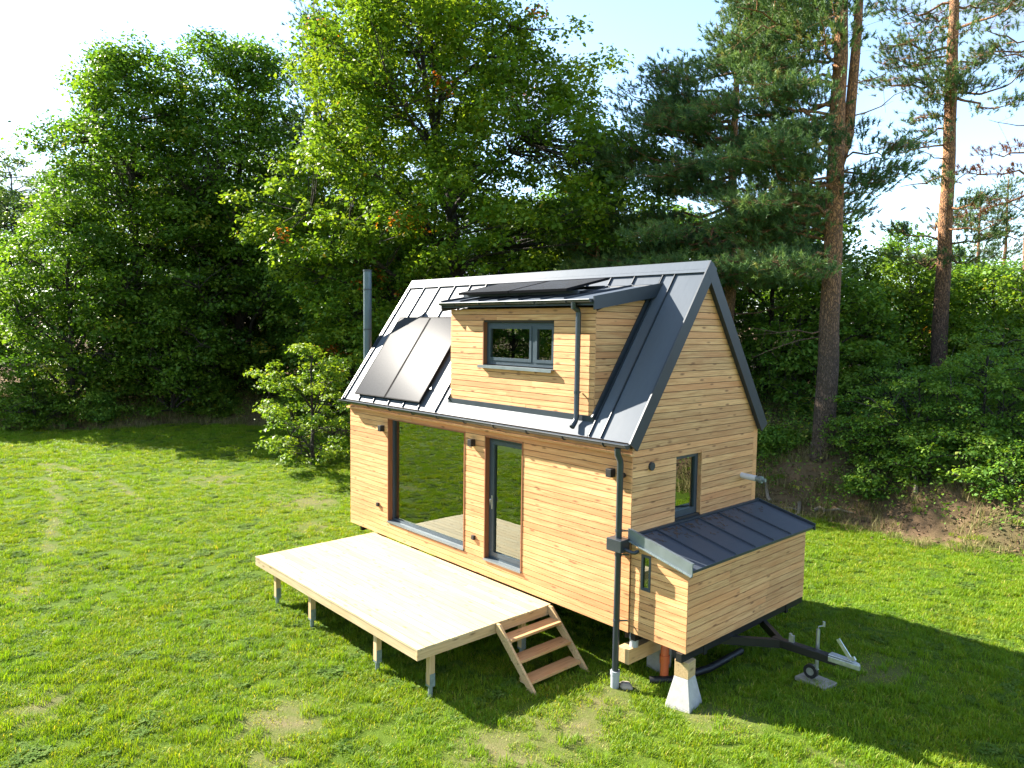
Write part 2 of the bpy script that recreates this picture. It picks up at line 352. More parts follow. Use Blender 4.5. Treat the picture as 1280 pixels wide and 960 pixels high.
def ground_mat():
    t = NT('meadow and forest floor'); tc = t.n('ShaderNodeTexCoord').outputs['Object']
    fo = t.n('ShaderNodeAttribute', attribute_name='forest').outputs['Fac']; dr = t.n('ShaderNodeAttribute', attribute_name='dry').outputs['Fac']
    n1 = t.noise(tc, 0.35, 5); n2 = t.noise(tc, 7, 6, 0.65); n3 = t.noise(tc, 45, 4, 0.7)
    g = t.mix(n1, (0.065, 0.12, 0.010), (0.10, 0.15, 0.012)); g = t.mix(t.math('MULTIPLY', n3, 0.6), g, (0.05, 0.08, 0.012))
    s_ = t.mix(n2, (0.15, 0.115, 0.065), (0.27, 0.215, 0.125)); s_ = t.mix(t.math('MULTIPLY', n3, 0.5), s_, (0.10, 0.09, 0.04))
    l = t.mix(n2, (0.07, 0.045, 0.027), (0.24, 0.16, 0.095)); l = t.mix(t.math('MULTIPLY', t.n('ShaderNodeMapRange', {0: n1, 1: 0.45, 2: 0.65}).outputs[0], 0.7), l, (0.06, 0.065, 0.025))
    c = t.mix(t.n('ShaderNodeMapRange', {0: t.math('ADD', dr, t.math('MULTIPLY', t.math('SUBTRACT', n2, 0.5), 0.7)), 1: 0.2, 2: 1.0}).outputs[0], g, s_)
    c = t.mix(t.n('ShaderNodeMapRange', {0: t.math('ADD', fo, t.math('MULTIPLY', t.math('SUBTRACT', n2, 0.5), 0.8)), 1: 0.3, 2: 0.7}).outputs[0], c, l)
    return t.done(t.principled(Base_Color=c, Roughness=1.0, Specular_IOR_Level=0.1, Normal=t.bump(n3, 0.7, 0.03)))
me = np_mesh('meadow_ground', np.stack([GX, GY, GH], -1).reshape(-1, 3), quads, ground_mat(),
             {'forest': ('POINT', sst(-0.9, 0.7, forest_d(GX.ravel(), GY.ravel()))), 'dry': ('POINT', dryness(GX.ravel(), GY.ravel()))}, True)
gr = bpy.data.objects.new('meadow_ground', me); COL.objects.link(gr); tag(gr, kind='structure')

# ------------------------------------------------------------------ the house
L, D, ZB, ZT = 7.85, 3.44, 0.82, 3.505
YE, ZE, YR, ZR = -0.115, 3.59, 1.715, 6.21
SLEN = math.hypot(YR - YE, ZR - ZE); CY, CZ = (YR - YE) / SLEN, (ZR - ZE) / SLEN
def RP(x, s, o=0.0): return Vector((x, YE + s * CY - o * CZ, ZE + s * CZ + o * CY))          # front slope
def BP(x, s, o=0.0): p = RP(x, s, o); p.y = 2 * YR - p.y; return p                             # back slope
def rhexa(mb, P, x0, x1, s0, s1, o0, o1):
    return mb.hexa([P(x0, s0, o0), P(x1, s0, o0), P(x1, s1, o0), P(x0, s1, o0), P(x0, s0, o1), P(x1, s0, o1), P(x1, s1, o1), P(x0, s1, o1)])
KR = (ZR - ZE) / (YR - YE)
def roof_z(y): return ZE + KR * ((y if y < YR else 2 * YR - y) - YE)

house = thing('tiny_house', (L / 2, D / 2, 0), 'larch clad tiny house on a trailer with steep anthracite metal roof and dormer', 'house')
def part(mb, name, mat, parent=None, **k): return mb.build(name, mat, parent or house, **k)

def cells(a0, a1, b0, b1, holes):
    ca = sorted({a0, a1, *[h[0] for h in holes], *[h[1] for h in holes]}); cb = sorted({b0, b1, *[h[2] for h in holes], *[h[3] for h in holes]})
    for i in range(len(ca) - 1):
        for j in range(len(cb) - 1):
            ma, mb_ = (ca[i] + ca[i + 1]) / 2, (cb[j] + cb[j + 1]) / 2
            if not any(h[0] < ma < h[1] and h[2] < mb_ < h[3] for h in holes): yield ca[i], ca[i + 1], cb[j], cb[j + 1]

rb = random.Random(3)
def clad(wall, P, z0, z1, lim, holes, mat, pitch=0.1, gap=0.009, th=0.02, joint=3.9):
    """horizontal boards; lim(z)->(a0,a1); P(a, o, z) -> point with o = distance out of the wall"""
    n = max(1, round((z1 - z0) / pitch)); p = (z1 - z0) / n
    for r in range(n):
        a, b = z0 + r * p, z0 + (r + 1) * p - gap
        segs = [(lim(a), lim(b))]
        zs = sorted({a, b, *[h[k] for h in holes for k in (2, 3) if a < h[k] < b]})
        runs = [(lim(a)[0], lim(a)[1])]
        cut = [h for h in holes if h[2] < (a + b) / 2 < h[3]]
        lo, hi = max(lim(a)[0], lim(b)[0]), min(lim(a)[1], lim(b)[1])
        pieces = []; cur = None
        edges = [('L', None)]
        for h in sorted(cut): edges += [('h', h[0]), ('h', h[1])]
        edges.append(('R', None))
        for i in range(0, len(edges), 2):
            l, rr = edges[i], edges[i + 1]
            la, lb = (lim(a)[0], lim(b)[0]) if l[0] == 'L' else (l[1], l[1])
            ra, rb_ = (lim(a)[1], lim(b)[1]) if rr[0] == 'R' else (rr[1], rr[1])
            if min(ra, rb_) - max(la, lb) < 0.02 and max(ra - la, rb_ - lb) < 0.06: continue
            pieces.append((la, lb, ra, rb_))
        for (la, lb, ra, rb_) in pieces:
            ln = ra - la
            if joint and ln > joint:
                c = la + ln * rb.uniform(0.28, 0.72); sub = [(la, lb, c - 0.001, c - 0.001), (c + 0.001, c + 0.001, ra, rb_)]
            else: sub = [(la, lb, ra, rb_)]
            for (la2, lb2, ra2, rb2) in sub:
                t0 = th + rb.uniform(-0.0015, 0.0015); q = 0.0
                MB().hexa([P(la2, 0, a), P(ra2, 0, a), P(ra2, -0.012, a), P(la2, -0.012, a), P(lb2, 0, b), P(rb2, 0, b), P(rb2, -0.012, b), P(lb2, -0.012, b)]
                          if False else [P(la2, t0, a), P(ra2, t0, a), P(ra2, 0.001, a), P(la2, 0.001, a), P(lb2, t0, b), P(rb2, t0, b), P(rb2, 0.001, b), P(lb2, 0.001, b)]).build('board', mat, wall)

WIN = (1.52, 4.06, 1.155, 3.31); DOOR = (4.62, 5.59, 1.125, 3.31)
# front wall
mb = MB()
for c in cells(0, L, ZB, ZT, [WIN, DOOR]): mb.box(max(c[0], 0.03), min(c[1], L - 0.03), 0.022, 0.14, c[2], c[3])
fwall = part(mb, 'front_wall', backing)
clad(fwall, lambda a, o, z: (a, 0.021 - o, z), ZB, ZT, lambda z: (0.0, L), [WIN, DOOR], wood_x)
# gable wall facing the drawbar
GW = (1.07, 1.76, 2.30, 3.30)
mb = MB()
for c in cells(0.145, D, ZB, 3.5, [GW]): mb.box(L - 0.14, L - 0.022, c[0], c[1], c[2], c[3])
mb.prism([(L - 0.14, 0.145, 3.5), (L - 0.14, D, 3.5), (L - 0.14, YR, roof_z(YR) - 0.27)], (0.118, 0, 0))
gwall = part(mb, 'gable_wall', backing)
def glim(z):
    if z <= 3.52: return (0.0222, D)
    a = YE + (z + 0.225 - ZE) / KR
    return (max(0.0222, a), min(D, 2 * YR - a))
ANX_TOP = 2.27
clad(gwall, lambda a, o, z: (L - 0.021 + o, a, z), ANX_TOP, 5.97, glim, [GW], wood_y)
# back and far gable walls (plain boards far from view)
mb = MB().box(0.0, L, D - 0.12, D, ZB, 3.5); part(mb, 'back_wall', wood_x)
mb = MB().prism([(0.02, 0.145, ZB), (0.02, D - 0.125, ZB), (0.02, D - 0.125, 3.5), (0.02, YR, roof_z(YR) - 0.27), (0.02, 0.145, 3.5)], (0.12, 0, 0)); part(mb, 'far_gable_wall', wood_y)
# floor deck
part(MB().box(0.03, L - 0.03, 0.15, D - 0.13, ZB + 0.02, 1.10), 'floor', floor_wood)
# interior lining
part(MB().box(0.15, 5.9, D - 0.16, D - 0.13, 1.105, 3.45), 'interior_back_wall', lining_wood)
part(MB().box(5.9, 6.0, 0.2, D - 0.17, 1.105, 3.3), 'interior_partition', lining_wood)
part(MB().box(0.145, 0.19, 0.2, D - 0.17, 1.105, 3.45), 'interior_end_wall', wall_white)
part(MB().box(3.3, L - 0.15, 0.16, D - 0.17, 3.31, 3.42), 'loft_floor', lining_wood)

# roof
XL, XR_ = -0.07, L + 0.07
DX0, DX1, DYF = 3.55, 7.06, 0.05
s_of = lambda y: (y - YE) / CY
DS0, DS1 = s_of(DYF + 0.02), s_of(1.47)
mb = MB()
for c in cells(XL, XR_, 0.0, SLEN, [(DX0 + 0.06, DX1 - 0.06, DS0, DS1)]): rhexa(mb, RP, c[0], c[1], c[2], c[3], -0.14, 0.0)
rhexa(mb, BP, XL, XR_, 0.0, SLEN, -0.14, 0.0)
roof = part(mb, 'roof', trim_metal)
seams = [-0.02, 0.56, 1.13, 1.69, 2.22, 2.74, 3.30]
def pan(P, x0, x1, s0, s1, pr=roof): return rhexa(MB(), P, x0 + 0.004, x1 - 0.004, s0, s1, 0.002, 0.007).build('roof_panel', roof_metal, pr)
def seam(P, x, s0, s1): return rhexa(MB(), P, x - 0.007, x + 0.007, s0, s1, 0.0075, 0.038).build('seam', trim_metal, roof)
xs = seams + [DX0 - 0.02]
for a, b in zip(xs[:-1], xs[1:]): pan(RP, a, b, 0.0, SLEN - 0.02)
for x in seams: seam(RP, x, 0.01, SLEN - 0.16)
pan(RP, DX0 - 0.012, DX1 + 0.03, 0.0, DS0 - 0.035)
for a, b in ((DX1 + 0.035, 7.36), (7.36, XR_)): pan(RP, a, b, 0.0, SLEN - 0.02)
for x in (7.13, 7.36): seam(RP, x, 0.01, SLEN - 0.16)
xd = [3.53, 4.02, 4.53, 5.03, 5.54, 6.05, 6.56, 7.09]
for a, b in zip(xd[:-1], xd[1:]): pan(RP, a, b, DS1 + 0.07, SLEN - 0.02)
for x in xd[1:-1]: seam(RP, x, DS1 + 0.09, SLEN - 0.16)
for a in range(15): pan(BP, -0.05 + a * 0.53, -0.05 + (a + 1) * 0.53, 0.0, SLEN - 0.02)
# ridge cap
mb = MB(); rhexa(mb, RP, XL - 0.01, XR_ + 0.012, SLEN - 0.19, SLEN + 0.035, 0.041, 0.047); rhexa(mb, BP, XL - 0.01, XR_ + 0.012, SLEN - 0.19, SLEN - 0.005, 0.041, 0.047)
part(mb, 'ridge_cap', roof_metal, roof)
# barge trims
for x0, x1 in ((XR_ - 0.005, XR_ + 0.02), (XL - 0.02, XL + 0.005)):
    for P in (RP, BP):
        mb = MB(); e = 0.0 if P is RP else 0.001
        rhexa(mb, P, x0 + e, x1 + e, -0.03, SLEN + (0.03 if P is RP else -0.02), -0.16, 0.05)
        part(mb, 'barge_trim', trim_metal, roof)
# inner lining of the back slope, seen through the dormer window
part(rhexa(MB(), BP, 0.2, L - 0.16, 0.3, SLEN - 0.25, -0.19, -0.145), 'roof_lining', lining_wood, roof)
# soffit
part(MB().box(XL + 0.03, XR_ - 0.03, -0.075, -0.005, 3.40, 3.43), 'soffit_board', wood_x, roof)

# main gutter: open half round
def half_gutter(x0, x1, y, z, r, name, parent, mat=None):
    mb = MB(); n = 8; pts = []
    for (x) in (x0, x1):
        for rr in (r, r - 0.006):
            for k in range(n + 1):
                th = math.pi + math.pi * k / n
                pts.append((x, y + rr * math.cos(th), z + rr * math.sin(th)))
    m = n + 1; f = []
    for k in range(n):
        f.append((k, k + 1, 2 * m + k + 1, 2 * m + k)); f.append((m + k + 1, m + k, 3 * m + k, 3 * m + k + 1))
    f.append((0, 2 * m, 3 * m, m)); f.append((n, m + n, 3 * m + n, 2 * m + n))
    f.append(tuple(range(m))[::-1]); f.append(tuple(range(2 * m, 3 * m)))
    mb.poly(pts, f)
    mb.tube([(x0, y - r, z), (x1, y - r, z)], 0.009, 8)
    return part(mb, name, mat or gutter_metal, parent, smooth=True)
gut = half_gutter(XL, XR_ - 0.01, -0.185, 3.575, 0.062, 'gutter', house)
for k in range(10):
    x = 0.3 + k * 0.8
    mb = MB().tube([(x, -0.185 + 0.071 * math.cos(t), 3.575 + 0.071 * math.sin(t)) for t in [math.pi * (1 + i / 7) for i in range(8)]], 0.008, 6)
    mb.box(x - 0.012, x + 0.012, -0.112, -0.002, 3.50, 3.508); part(mb, 'gutter_bracket', trim_metal, gut)

# dormer
DRZ = lambda y: 5.6416 + 0.168 * y
y_of_roof = lambda z: YE + (z - ZE) / KR
mb = MB(); DW = (4.47, 6.20, 4.535, 5.28)
zb_d = roof_z(DYF) + 0.02
for c in cells(DX0, DX1, zb_d, 5.50, [DW]): mb.box(max(c[0], DX0 + 0.03), min(c[1], DX1 - 0.03), DYF + 0.022, DYF + 0.12, c[2], c[3])
dorm = part(mb, 'dormer_front', backing)
clad(dorm, lambda a, o, z: (a, DYF + 0.021 - o, z), zb_d, 5.515, lambda z: (DX0, DX1), [DW], wood_x, joint=2.6)
for sx, nm in ((1, 'dormer_side'), (-1, 'dormer_side')):
    xo = DX1 if sx > 0 else DX0
    mb = MB().prism([(xo - sx * 0.10, DYF + 0.125, roof_z(DYF + 0.125) + 0.01), (xo - sx * 0.10, DYF + 0.125, 5.50), (xo - sx * 0.10, 1.36, 5.70), (xo - sx * 0.10, 1.40, roof_z(1.40))], (sx * 0.078, 0, 0))
    dsd = part(mb, nm, backing)
    clad(dsd, lambda a, o, z, xo=xo, sx=sx: (xo - sx * 0.021 + sx * o, a, z), zb_d, 5.655, lambda z: (DYF + 0.0222 + max(0, (z - 5.50) / 0.168), y_of_roof(z) - 0.012), [], wood_y, joint=0)
mb = MB().prism([(DX0 - 0.05, -0.10, DRZ(-0.10)), (DX0 - 0.05, 1.50, DRZ(1.50)), (DX0 - 0.05, 1.50, DRZ(1.50) - 0.13), (DX0 - 0.05, -0.10, DRZ(-0.10) - 0.09)], (DX1 - DX0 + 0.15, 0, 0))
droof = part(mb, 'dormer_roof', trim_metal)
def dpt(x, y, o): return (x, y - o * 0.166, DRZ(y) + o * 0.986)
xe = [DX0 - 0.04] + xd[1:-1] + [DX1 + 0.095]
for a, b in zip(xe[:-1], xe[1:]):
    MB().hexa([dpt(a + .004, -0.115, .002), dpt(b - .004, -0.115, .002), dpt(b - .004, 1.49, .002), dpt(a + .004, 1.49, .002), dpt(a + .004, -0.115, .007), dpt(b - .004, -0.115, .007), dpt(b - .004, 1.49, .007), dpt(a + .004, 1.49, .007)]).build('roof_panel', roof_metal, droof)
for x in xe[1:-1]:
    MB().hexa([dpt(x - .007, -0.11, .0075), dpt(x + .007, -0.11, .0075), dpt(x + .007, 1.50, .0075), dpt(x - .007, 1.50, .0075), dpt(x - .007, -0.11, .036), dpt(x + .007, -0.11, .036), dpt(x + .007, 1.50, .036), dpt(x - .007, 1.50, .036)]).build('seam', trim_metal, droof)
for x0, x1 in ((DX1 + 0.10, DX1 + 0.122), (DX0 - 0.072, DX0 - 0.05)):
    mb = MB().prism([(x0, -0.13, DRZ(-0.13) + 0.045), (x0, 1.52, DRZ(1.52) + 0.045), (x0, 1.40, DRZ(1.40) - 0.165), (x0, -0.12, DRZ(-0.12) - 0.155)], (x1 - x0, 0, 0)); part(mb, 'barge_trim', trim_metal, droof)
# flashing strips round the dormer
for sx, x in ((1, DX1 + 0.004), (-1, DX0 - 0.034)):
    part(rhexa(MB(), RP, x, x + 0.03, DS0 - 0.03, DS1, 0.008, 0.085), 'dormer_flashing', trim_metal, roof)
part(MB().box(DX0 - 0.03, DX1 + 0.03, DYF - 0.03, DYF + 0.0, roof_z(DYF - 0.03) + 0.012, roof_z(DYF) + 0.06), 'dormer_flashing', trim_metal, roof)
dg = half_gutter(DX0 - 0.055, DX1 + 0.09, -0.155, DRZ(-0.12) - 0.005, 0.045, 'dormer_gutter', house)
for k in range(5):
    x = 3.95 + k * 0.68; zc = DRZ(-0.12) - 0.005
    mb = MB().tube([(x, -0.155 + 0.053 * math.cos(t), zc + 0.053 * math.sin(t)) for t in [math.pi * (1 + i / 7) for i in range(8)]], 0.008, 6); part(mb, 'gutter_bracket', trim_metal, dg)
zc = DRZ(-0.12)
part(MB().tube([(6.80, -0.155, zc - 0.04), (6.80, -0.155, zc - 0.12), (6.80, -0.06, zc - 0.16), (6.80, -0.045, zc - 0.2), (6.80, -0.045, 3.86), (6.80, -0.07, 3.79), (6.82, -0.16, 3.71)], 0.042, 14), 'dormer_downpipe', gutter_metal, smooth=True)
part(MB().box(6.79, 6.81, -0.03, 0.04, 4.22, 4.24).tube([(6.80, -0.045, 4.21), (6.80, -0.045, 4.25)], 0.048, 14), 'pipe_clamp', trim_metal)

# solar panels
def solar(x0, x1, s0, s1, P, o0=0.058, th=0.035):
    f = MB()
    e = 0.022
    for c in cells(x0, x1, s0, s1, [(x0 + e, x1 - e, s0 + e, s1 - e)]): rhexa(f, P, c[0], c[1], c[2], c[3], o0, o0 + th)
    fr = part(f, 'solar_panel', panel_frame)
    rhexa(MB(), P, x0 + e, x1 - e, s0 + e, s1 - e, o0 + 0.012, o0 + th - 0.003).build('solar_glass', solar_glass, fr)
    return fr
solar(0.39, 1.555, 0.12, 2.14, RP); solar(1.575, 2.79, 0.12, 2.14, RP)
for s_ in (0.45, 1.45): part(rhexa(MB(), RP, 0.34, 2.86, s_, s_ + 0.04, 0.040, 0.056), 'mounting_rail', galv)
DP = lambda x, s, o=0.0: Vector(dpt(x, s, o))
def DPt(x, s, o=0.0):                                            # raised frame a little steeper than the dormer roof
    return Vector((x, s - o * 0.22, DRZ(0.22) + 0.05 + (s - 0.22) * 0.225 + o * 0.97))
for a in (3.70, 5.06): solar(a, a + 1.34, 0.12, 1.12, DPt, 0.065, 0.04)
for y in (0.30, 0.90):
    part(MB().beam((3.62, y, DRZ(y) + 0.07), (6.48, y, DRZ(y) + 0.07), 0.04, 0.05), 'mounting_rail', trim_metal)

# chimney flue at the far gable
part(MB().tube([(-0.30, 0.62, 2.2), (-0.30, 0.62, 6.44)], 0.092, 20), 'chimney_flue', plain('blue grey flue', (0.085, 0.12, 0.14), 0.45, 0.3), smooth=True)
mb = MB()
for z in (3.3, 4.2, 5.1, 6.0): mb.tube([(-0.30, 0.62, z), (-0.30, 0.62, z + 0.03)], 0.098, 20)
mb.tube([(-0.30, 0.62, 6.42), (-0.30, 0.62, 6.46)], 0.10, 20)
part(mb, 'flue_band', trim_metal)

# windows and door
def frame_xz(x0, x1, z0, z1, y0, y1, w_):
    mb = MB()
    for c in cells(x0, x1, z0, z1, [(x0 + w_[0], x1 - w_[1], z0 + w_[2], z1 - w_[3])]): mb.box(c[0], c[1], y0, y1, c[2], c[3])
    return mb
def reveal_xz(par, x0, x1, z0, z1, y0, y1, bottom=None):
    MB().box(x0 + 0.0005, x0 + 0.022, y0, y1, z0, z1).build('reveal', reveal_wood, par)
    MB().box(x1 - 0.022, x1 - 0.0005, y0, y1, z0, z1).build('reveal', reveal_wood, par)
    MB().box(x0 + 0.023, x1 - 0.023, y0, y1, z1 - 0.022, z1 - 0.0005).build('reveal', reveal_wood, par)
x0, x1, z0, z1 = WIN
win = part(frame_xz(x0 + 0.023, x1 - 0.023, z0 + 0.012, z1 - 0.023, 0.095, 0.165, (0.06, 0.03, 0.05, 0.03)), 'picture_window', frame_paint)
MB().box(x0 + 0.07, x1 - 0.04, 0.126, 0.134, z0 + 0.05, z1 - 0.04).build('pane', glass, win)
reveal_xz(win, x0, x1, z0 + 0.012, z1, -0.012, 0.16)
MB().box(x0 + 0.002, x1 - 0.002, -0.03, 0.094, z0 - 0.02, z0 + 0.010).build('sill', pale_metal, win)
x0, x1, z0, z1 = DOOR
door = part(frame_xz(x0 + 0.023, x1 - 0.023, z0 + 0.012, z1 - 0.023, 0.085, 0.165, (0.05, 0.03, 0.05, 0.05)), 'glazed_door', frame_paint)
frame_xz(x0 + 0.075, x1 - 0.055, z0 + 0.064, z1 - 0.075, 0.075, 0.15, (0.085, 0.03, 0.07, 0.07)).build('door_leaf', frame_paint, door)
MB().box(x0 + 0.15, x1 - 0.075, 0.11, 0.118, z0 + 0.12, z1 - 0.135).build('pane', glass, door)
reveal_xz(door, x0, x1, z0 + 0.012, z1, -0.012, 0.16)
MB().box(x0 + 0.002, x1 - 0.002, -0.03, 0.084, z0 - 0.02, z0 + 0.010).build('sill', pale_metal, door)
hx = x0 + 0.118
MB().box(hx - 0.016, hx + 0.016, 0.065, 0.0745, 2.02, 2.26).tube([(hx, 0.066, 2.20), (hx, 0.03, 2.20), (hx, 0.028, 2.19), (hx, 0.028, 2.08)], 0.011, 8).build('handle', galv, door)
x0, x1, z0, z1 = DW
dwn = part(frame_xz(x0 + 0.023, x1 - 0.003, z0 + 0.02, z1 - 0.003, DYF + 0.075, DYF + 0.14, (0.055, 0.05, 0.07, 0.055)), 'dormer_window', frame_paint)
xm = x0 + 1.20
MB().box(xm - 0.04, xm + 0.04, DYF + 0.07, DYF + 0.135, z0 + 0.0905, z1 - 0.0585).build('mullion', frame_paint, dwn)
for a, b in ((x0 + 0.078, xm - 0.04), (xm + 0.04, x1 - 0.053)):
    fr = frame_xz(a + 0.001, b - 0.001, z0 + 0.091, z1 - 0.059, DYF + 0.06, DYF + 0.12, (0.05, 0.05, 0.05, 0.05)).build('sash', frame_paint, dwn)
    MB().box(a + 0.045, b - 0.045, DYF + 0.088, DYF + 0.095, z0 + 0.135, z1 - 0.104).build('pane', glass, dwn)
MB().box(x0 + 0.0005, x0 + 0.022, DYF - 0.008, DYF + 0.13, z0 + 0.02, z1).build('reveal', reveal_wood, dwn)
MB().box(x0 - 0.06, x1 + 0.02, DYF - 0.075, DYF + 0.074, z0 - 0.018, z0 + 0.004).box(x0 - 0.06, x1 + 0.02, DYF - 0.078, DYF - 0.072, z0 - 0.045, z0 - 0.0185).build('sill', pale_metal, dwn)
# gable window
y0, y1, z0, z1 = GW
mb = MB()
for c in cells(y0 + 0.003, y1 - 0.023, z0, z1 - 0.003, [(y0 + 0.09, y1 - 0.10, z0 + 0.10, z1 - 0.09)]): mb.box(L - 0.13, L - 0.06, c[0], c[1], c[2], c[3])
gw = part(mb, 'gable_window', frame_paint)
MB().box(L - 0.10, L - 0.092, y0 + 0.085, y1 - 0.095, z0 + 0.095, z1 - 0.085).build('pane', glass, gw)
MB().box(L - 0.13, L + 0.008, y1 - 0.022, y1 - 0.0005, z0, z1).build('reveal', wood_y, gw)
# wall lamps, sockets, camera, vents
for (x, z) in ((1.34, 3.08), (4.30, 3.15), (7.50, 3.11)):
    lp = part(MB().box(x - 0.05, x + 0.05, -0.105, -0.001, z - 0.06, z + 0.06), 'wall_lamp', black_plastic, bevel=0.004)
    MB().box(x - 0.035, x + 0.035, -0.09, -0.02, z - 0.066, z - 0.0605).build('lamp_lens', white_plastic, lp)
for (x, z) in ((1.16, 1.44), (4.34, 1.44)): part(MB().box(x - 0.035, x + 0.035, -0.045, -0.001, z - 0.04, z + 0.04), 'wall_socket', black_plastic, bevel=0.004)
cam_ = part(MB().tube([(7.71, -0.001, 3.10), (7.71, -0.05, 3.10)], 0.035, 12).tube([(7.71, -0.045, 3.10), (7.74, -0.13, 3.08)], 0.04, 12), 'security_camera', black_plastic, smooth=True)
part(MB().tube([(L - 0.002, 0.44, 3.20), (L + 0.03, 0.44, 3.20)], 0.062, 20), 'round_vent', trim_metal, smooth=True)
fl = part(MB().tube([(L - 0.05, 2.97, 2.75), (L + 0.27, 2.97, 2.735)], 0.05, 16), 'exhaust_pipe', white_plastic, smooth=True)
MB().tube([(L + 0.25, 2.97, 2.736), (L + 0.33, 2.97, 2.732)], 0.043, 16).tube([(L + 0.33, 2.97, 2.732), (L + 0.38, 2.97, 2.73)], [0.06, 0.06], 16).tube([(L + 0.38, 2.97, 2.73), (L + 0.44, 2.97, 2.73)], 0.03, 12).build('pipe_cap', galv_dull, fl, smooth=True)

# main downpipe
GRN = gz(7.73, -0.12)
dp = part(MB().tube([(7.73, -0.185, 3.51), (7.73, -0.18, 3.42), (7.73, -0.125, 3.33), (7.73, -0.115, 3.27), (7.73, -0.115, 0.16)], 0.047, 16), 'downpipe', gutter_metal, smooth=True)
MB().box(7.60, 7.87, -0.23, -0.03, 2.03, 2.21).build('rain_collector', gutter_metal, dp, bevel=0.008)
MB().tube([(7.86, -0.14, 2.08), (8.0, -0.14, 2.06), (8.03, -0.12, 2.06), (8.035, -0.05, 2.07)], 0.026, 12).build('side_pipe', gutter_metal, dp, smooth=True)
for z in (0.98, 1.95, 2.30):
    MB().tube([(7.73, -0.115, z), (7.73, -0.115, z + 0.03)], 0.053, 16).beam((7.76, -0.10, z + 0.015), (7.84, 0.003, z + 0.015), 0.015, 0.02).build('pipe_clamp', trim_metal, dp)

# annex
AX, AY0, AY1 = L + 0.965, 0.03, 3.38
az = lambda x: 2.235 - (x - L) * 0.235
AW = (8.035, 8.205, 1.50, 2.02)
mb = MB()
for c in cells(L, AX - 0.022, ZB, 1.98, [AW]): mb.box(c[0], c[1], AY0 + 0.022, AY0 + 0.06, c[2], c[3])
aw = part(mb, 'annex_side_wall', backing)
def alim(z): return (L + 0.002, min(AX, L + max(0.05, (2.20 - z) / 0.235 + 0.0)))
clad(aw, lambda a, o, z: (a, AY0 + 0.021 - o, z), ZB, 2.12, alim, [AW], wood_x, joint=0)
mb = MB().box(AX - 0.08, AX - 0.022, AY0 + 0.065, AY1, ZB, 1.95)
ae = part(mb, 'annex_end_wall', backing)
clad(ae, lambda a, o, z: (AX - 0.021 + o, a, z), ZB, 1.965, lambda z: (AY0 + 0.0215, AY1), [], wood_y, joint=2.6)
part(MB().box(L, AX - 0.03, AY1 - 0.04, AY1 - 0.001, ZB, 1.97), 'annex_back_wall', wood_x)
x0, x1, z0, z1 = AW
af = part(frame_xz(x0 + 0.001, x1 - 0.001, z0 + 0.001, z1 - 0.001, AY0 - 0.004, AY0 + 0.05, (0.035, 0.035, 0.035, 0.035)), 'annex_window', frame_paint)
MB().box(x0 + 0.03, x1 - 0.03, AY0 + 0.018, AY0 + 0.024, z0 + 0.03, z1 - 0.03).build('pane', glass, af)
MB().box(L + 0.02, AX - 0.03, AY0 + 0.07, AY1 - 0.05, ZB, ZB + 0.03).build('annex_floor', backing, house)
mb = MB().hexa([(L, AY0 - 0.04, az(L) - 0.05), (AX + 0.06, AY0 - 0.04, az(AX + 0.06) - 0.05), (AX + 0.06, AY1 + 0.13, az(AX + 0.06) - 0.05), (L, AY1 + 0.13, az(L) - 0.05), (L, AY0 - 0.04, az(L)), (AX + 0.06, AY0 - 0.04, az(AX + 0.06)), (AX + 0.06, AY1 + 0.13, az(AX + 0.06)), (L, AY1 + 0.13, az(L))])
ar = part(mb, 'annex_roof', trim_metal)
ys = [AY0 - 0.01, 0.56, 1.10, 1.64, 2.18, 2.72, AY1 + 0.125]
def sl_box(x0, x1, ya, yb, o0, o1): return MB().hexa([(x0, ya, az(x0) + o0), (x1, ya, az(x1) + o0), (x1, yb, az(x1) + o0), (x0, yb, az(x0) + o0), (x0, ya, az(x0) + o1), (x1, ya, az(x1) + o1), (x1, yb, az(x1) + o1), (x0, yb, az(x0) + o1)])
for a, b in zip(ys[:-1], ys[1:]): sl_box(L + 0.045, AX + 0.085, a + 0.004, b - 0.004, 0.002, 0.008).build('roof_panel', annex_metal, ar)
for y in ys[1:-1]: sl_box(L + 0.06, AX + 0.075, y - 0.007, y + 0.007, 0.0085, 0.034).build('seam', annex_metal, ar)
sl_box(L - 0.02, AX + 0.10, AY0 - 0.058, AY0 - 0.041, -0.06, 0.115).build('rake_trim', pale_metal, ar)
sl_box(L - 0.02, AX + 0.10, AY0 - 0.09, AY0 - 0.0585, -0.06, -0.045).build('rake_trim', galv_dull, ar)
sl_box(L - 0.02, AX + 0.10, AY0 - 0.0405, AY0 - 0.012, 0.10, 0.115).build('rake_trim', pale_metal, ar)
MB().box(L - 0.018, L + 0.04, 0.0, D + 0.10, az(L) + 0.003, ANX_TOP + 0.0).build('wall_flashing', trim_metal, ar)
sl_box(L, AX + 0.09, AY1 + 0.131, AY1 + 0.15, -0.06, 0.05).build('rake_trim', trim_metal, ar)

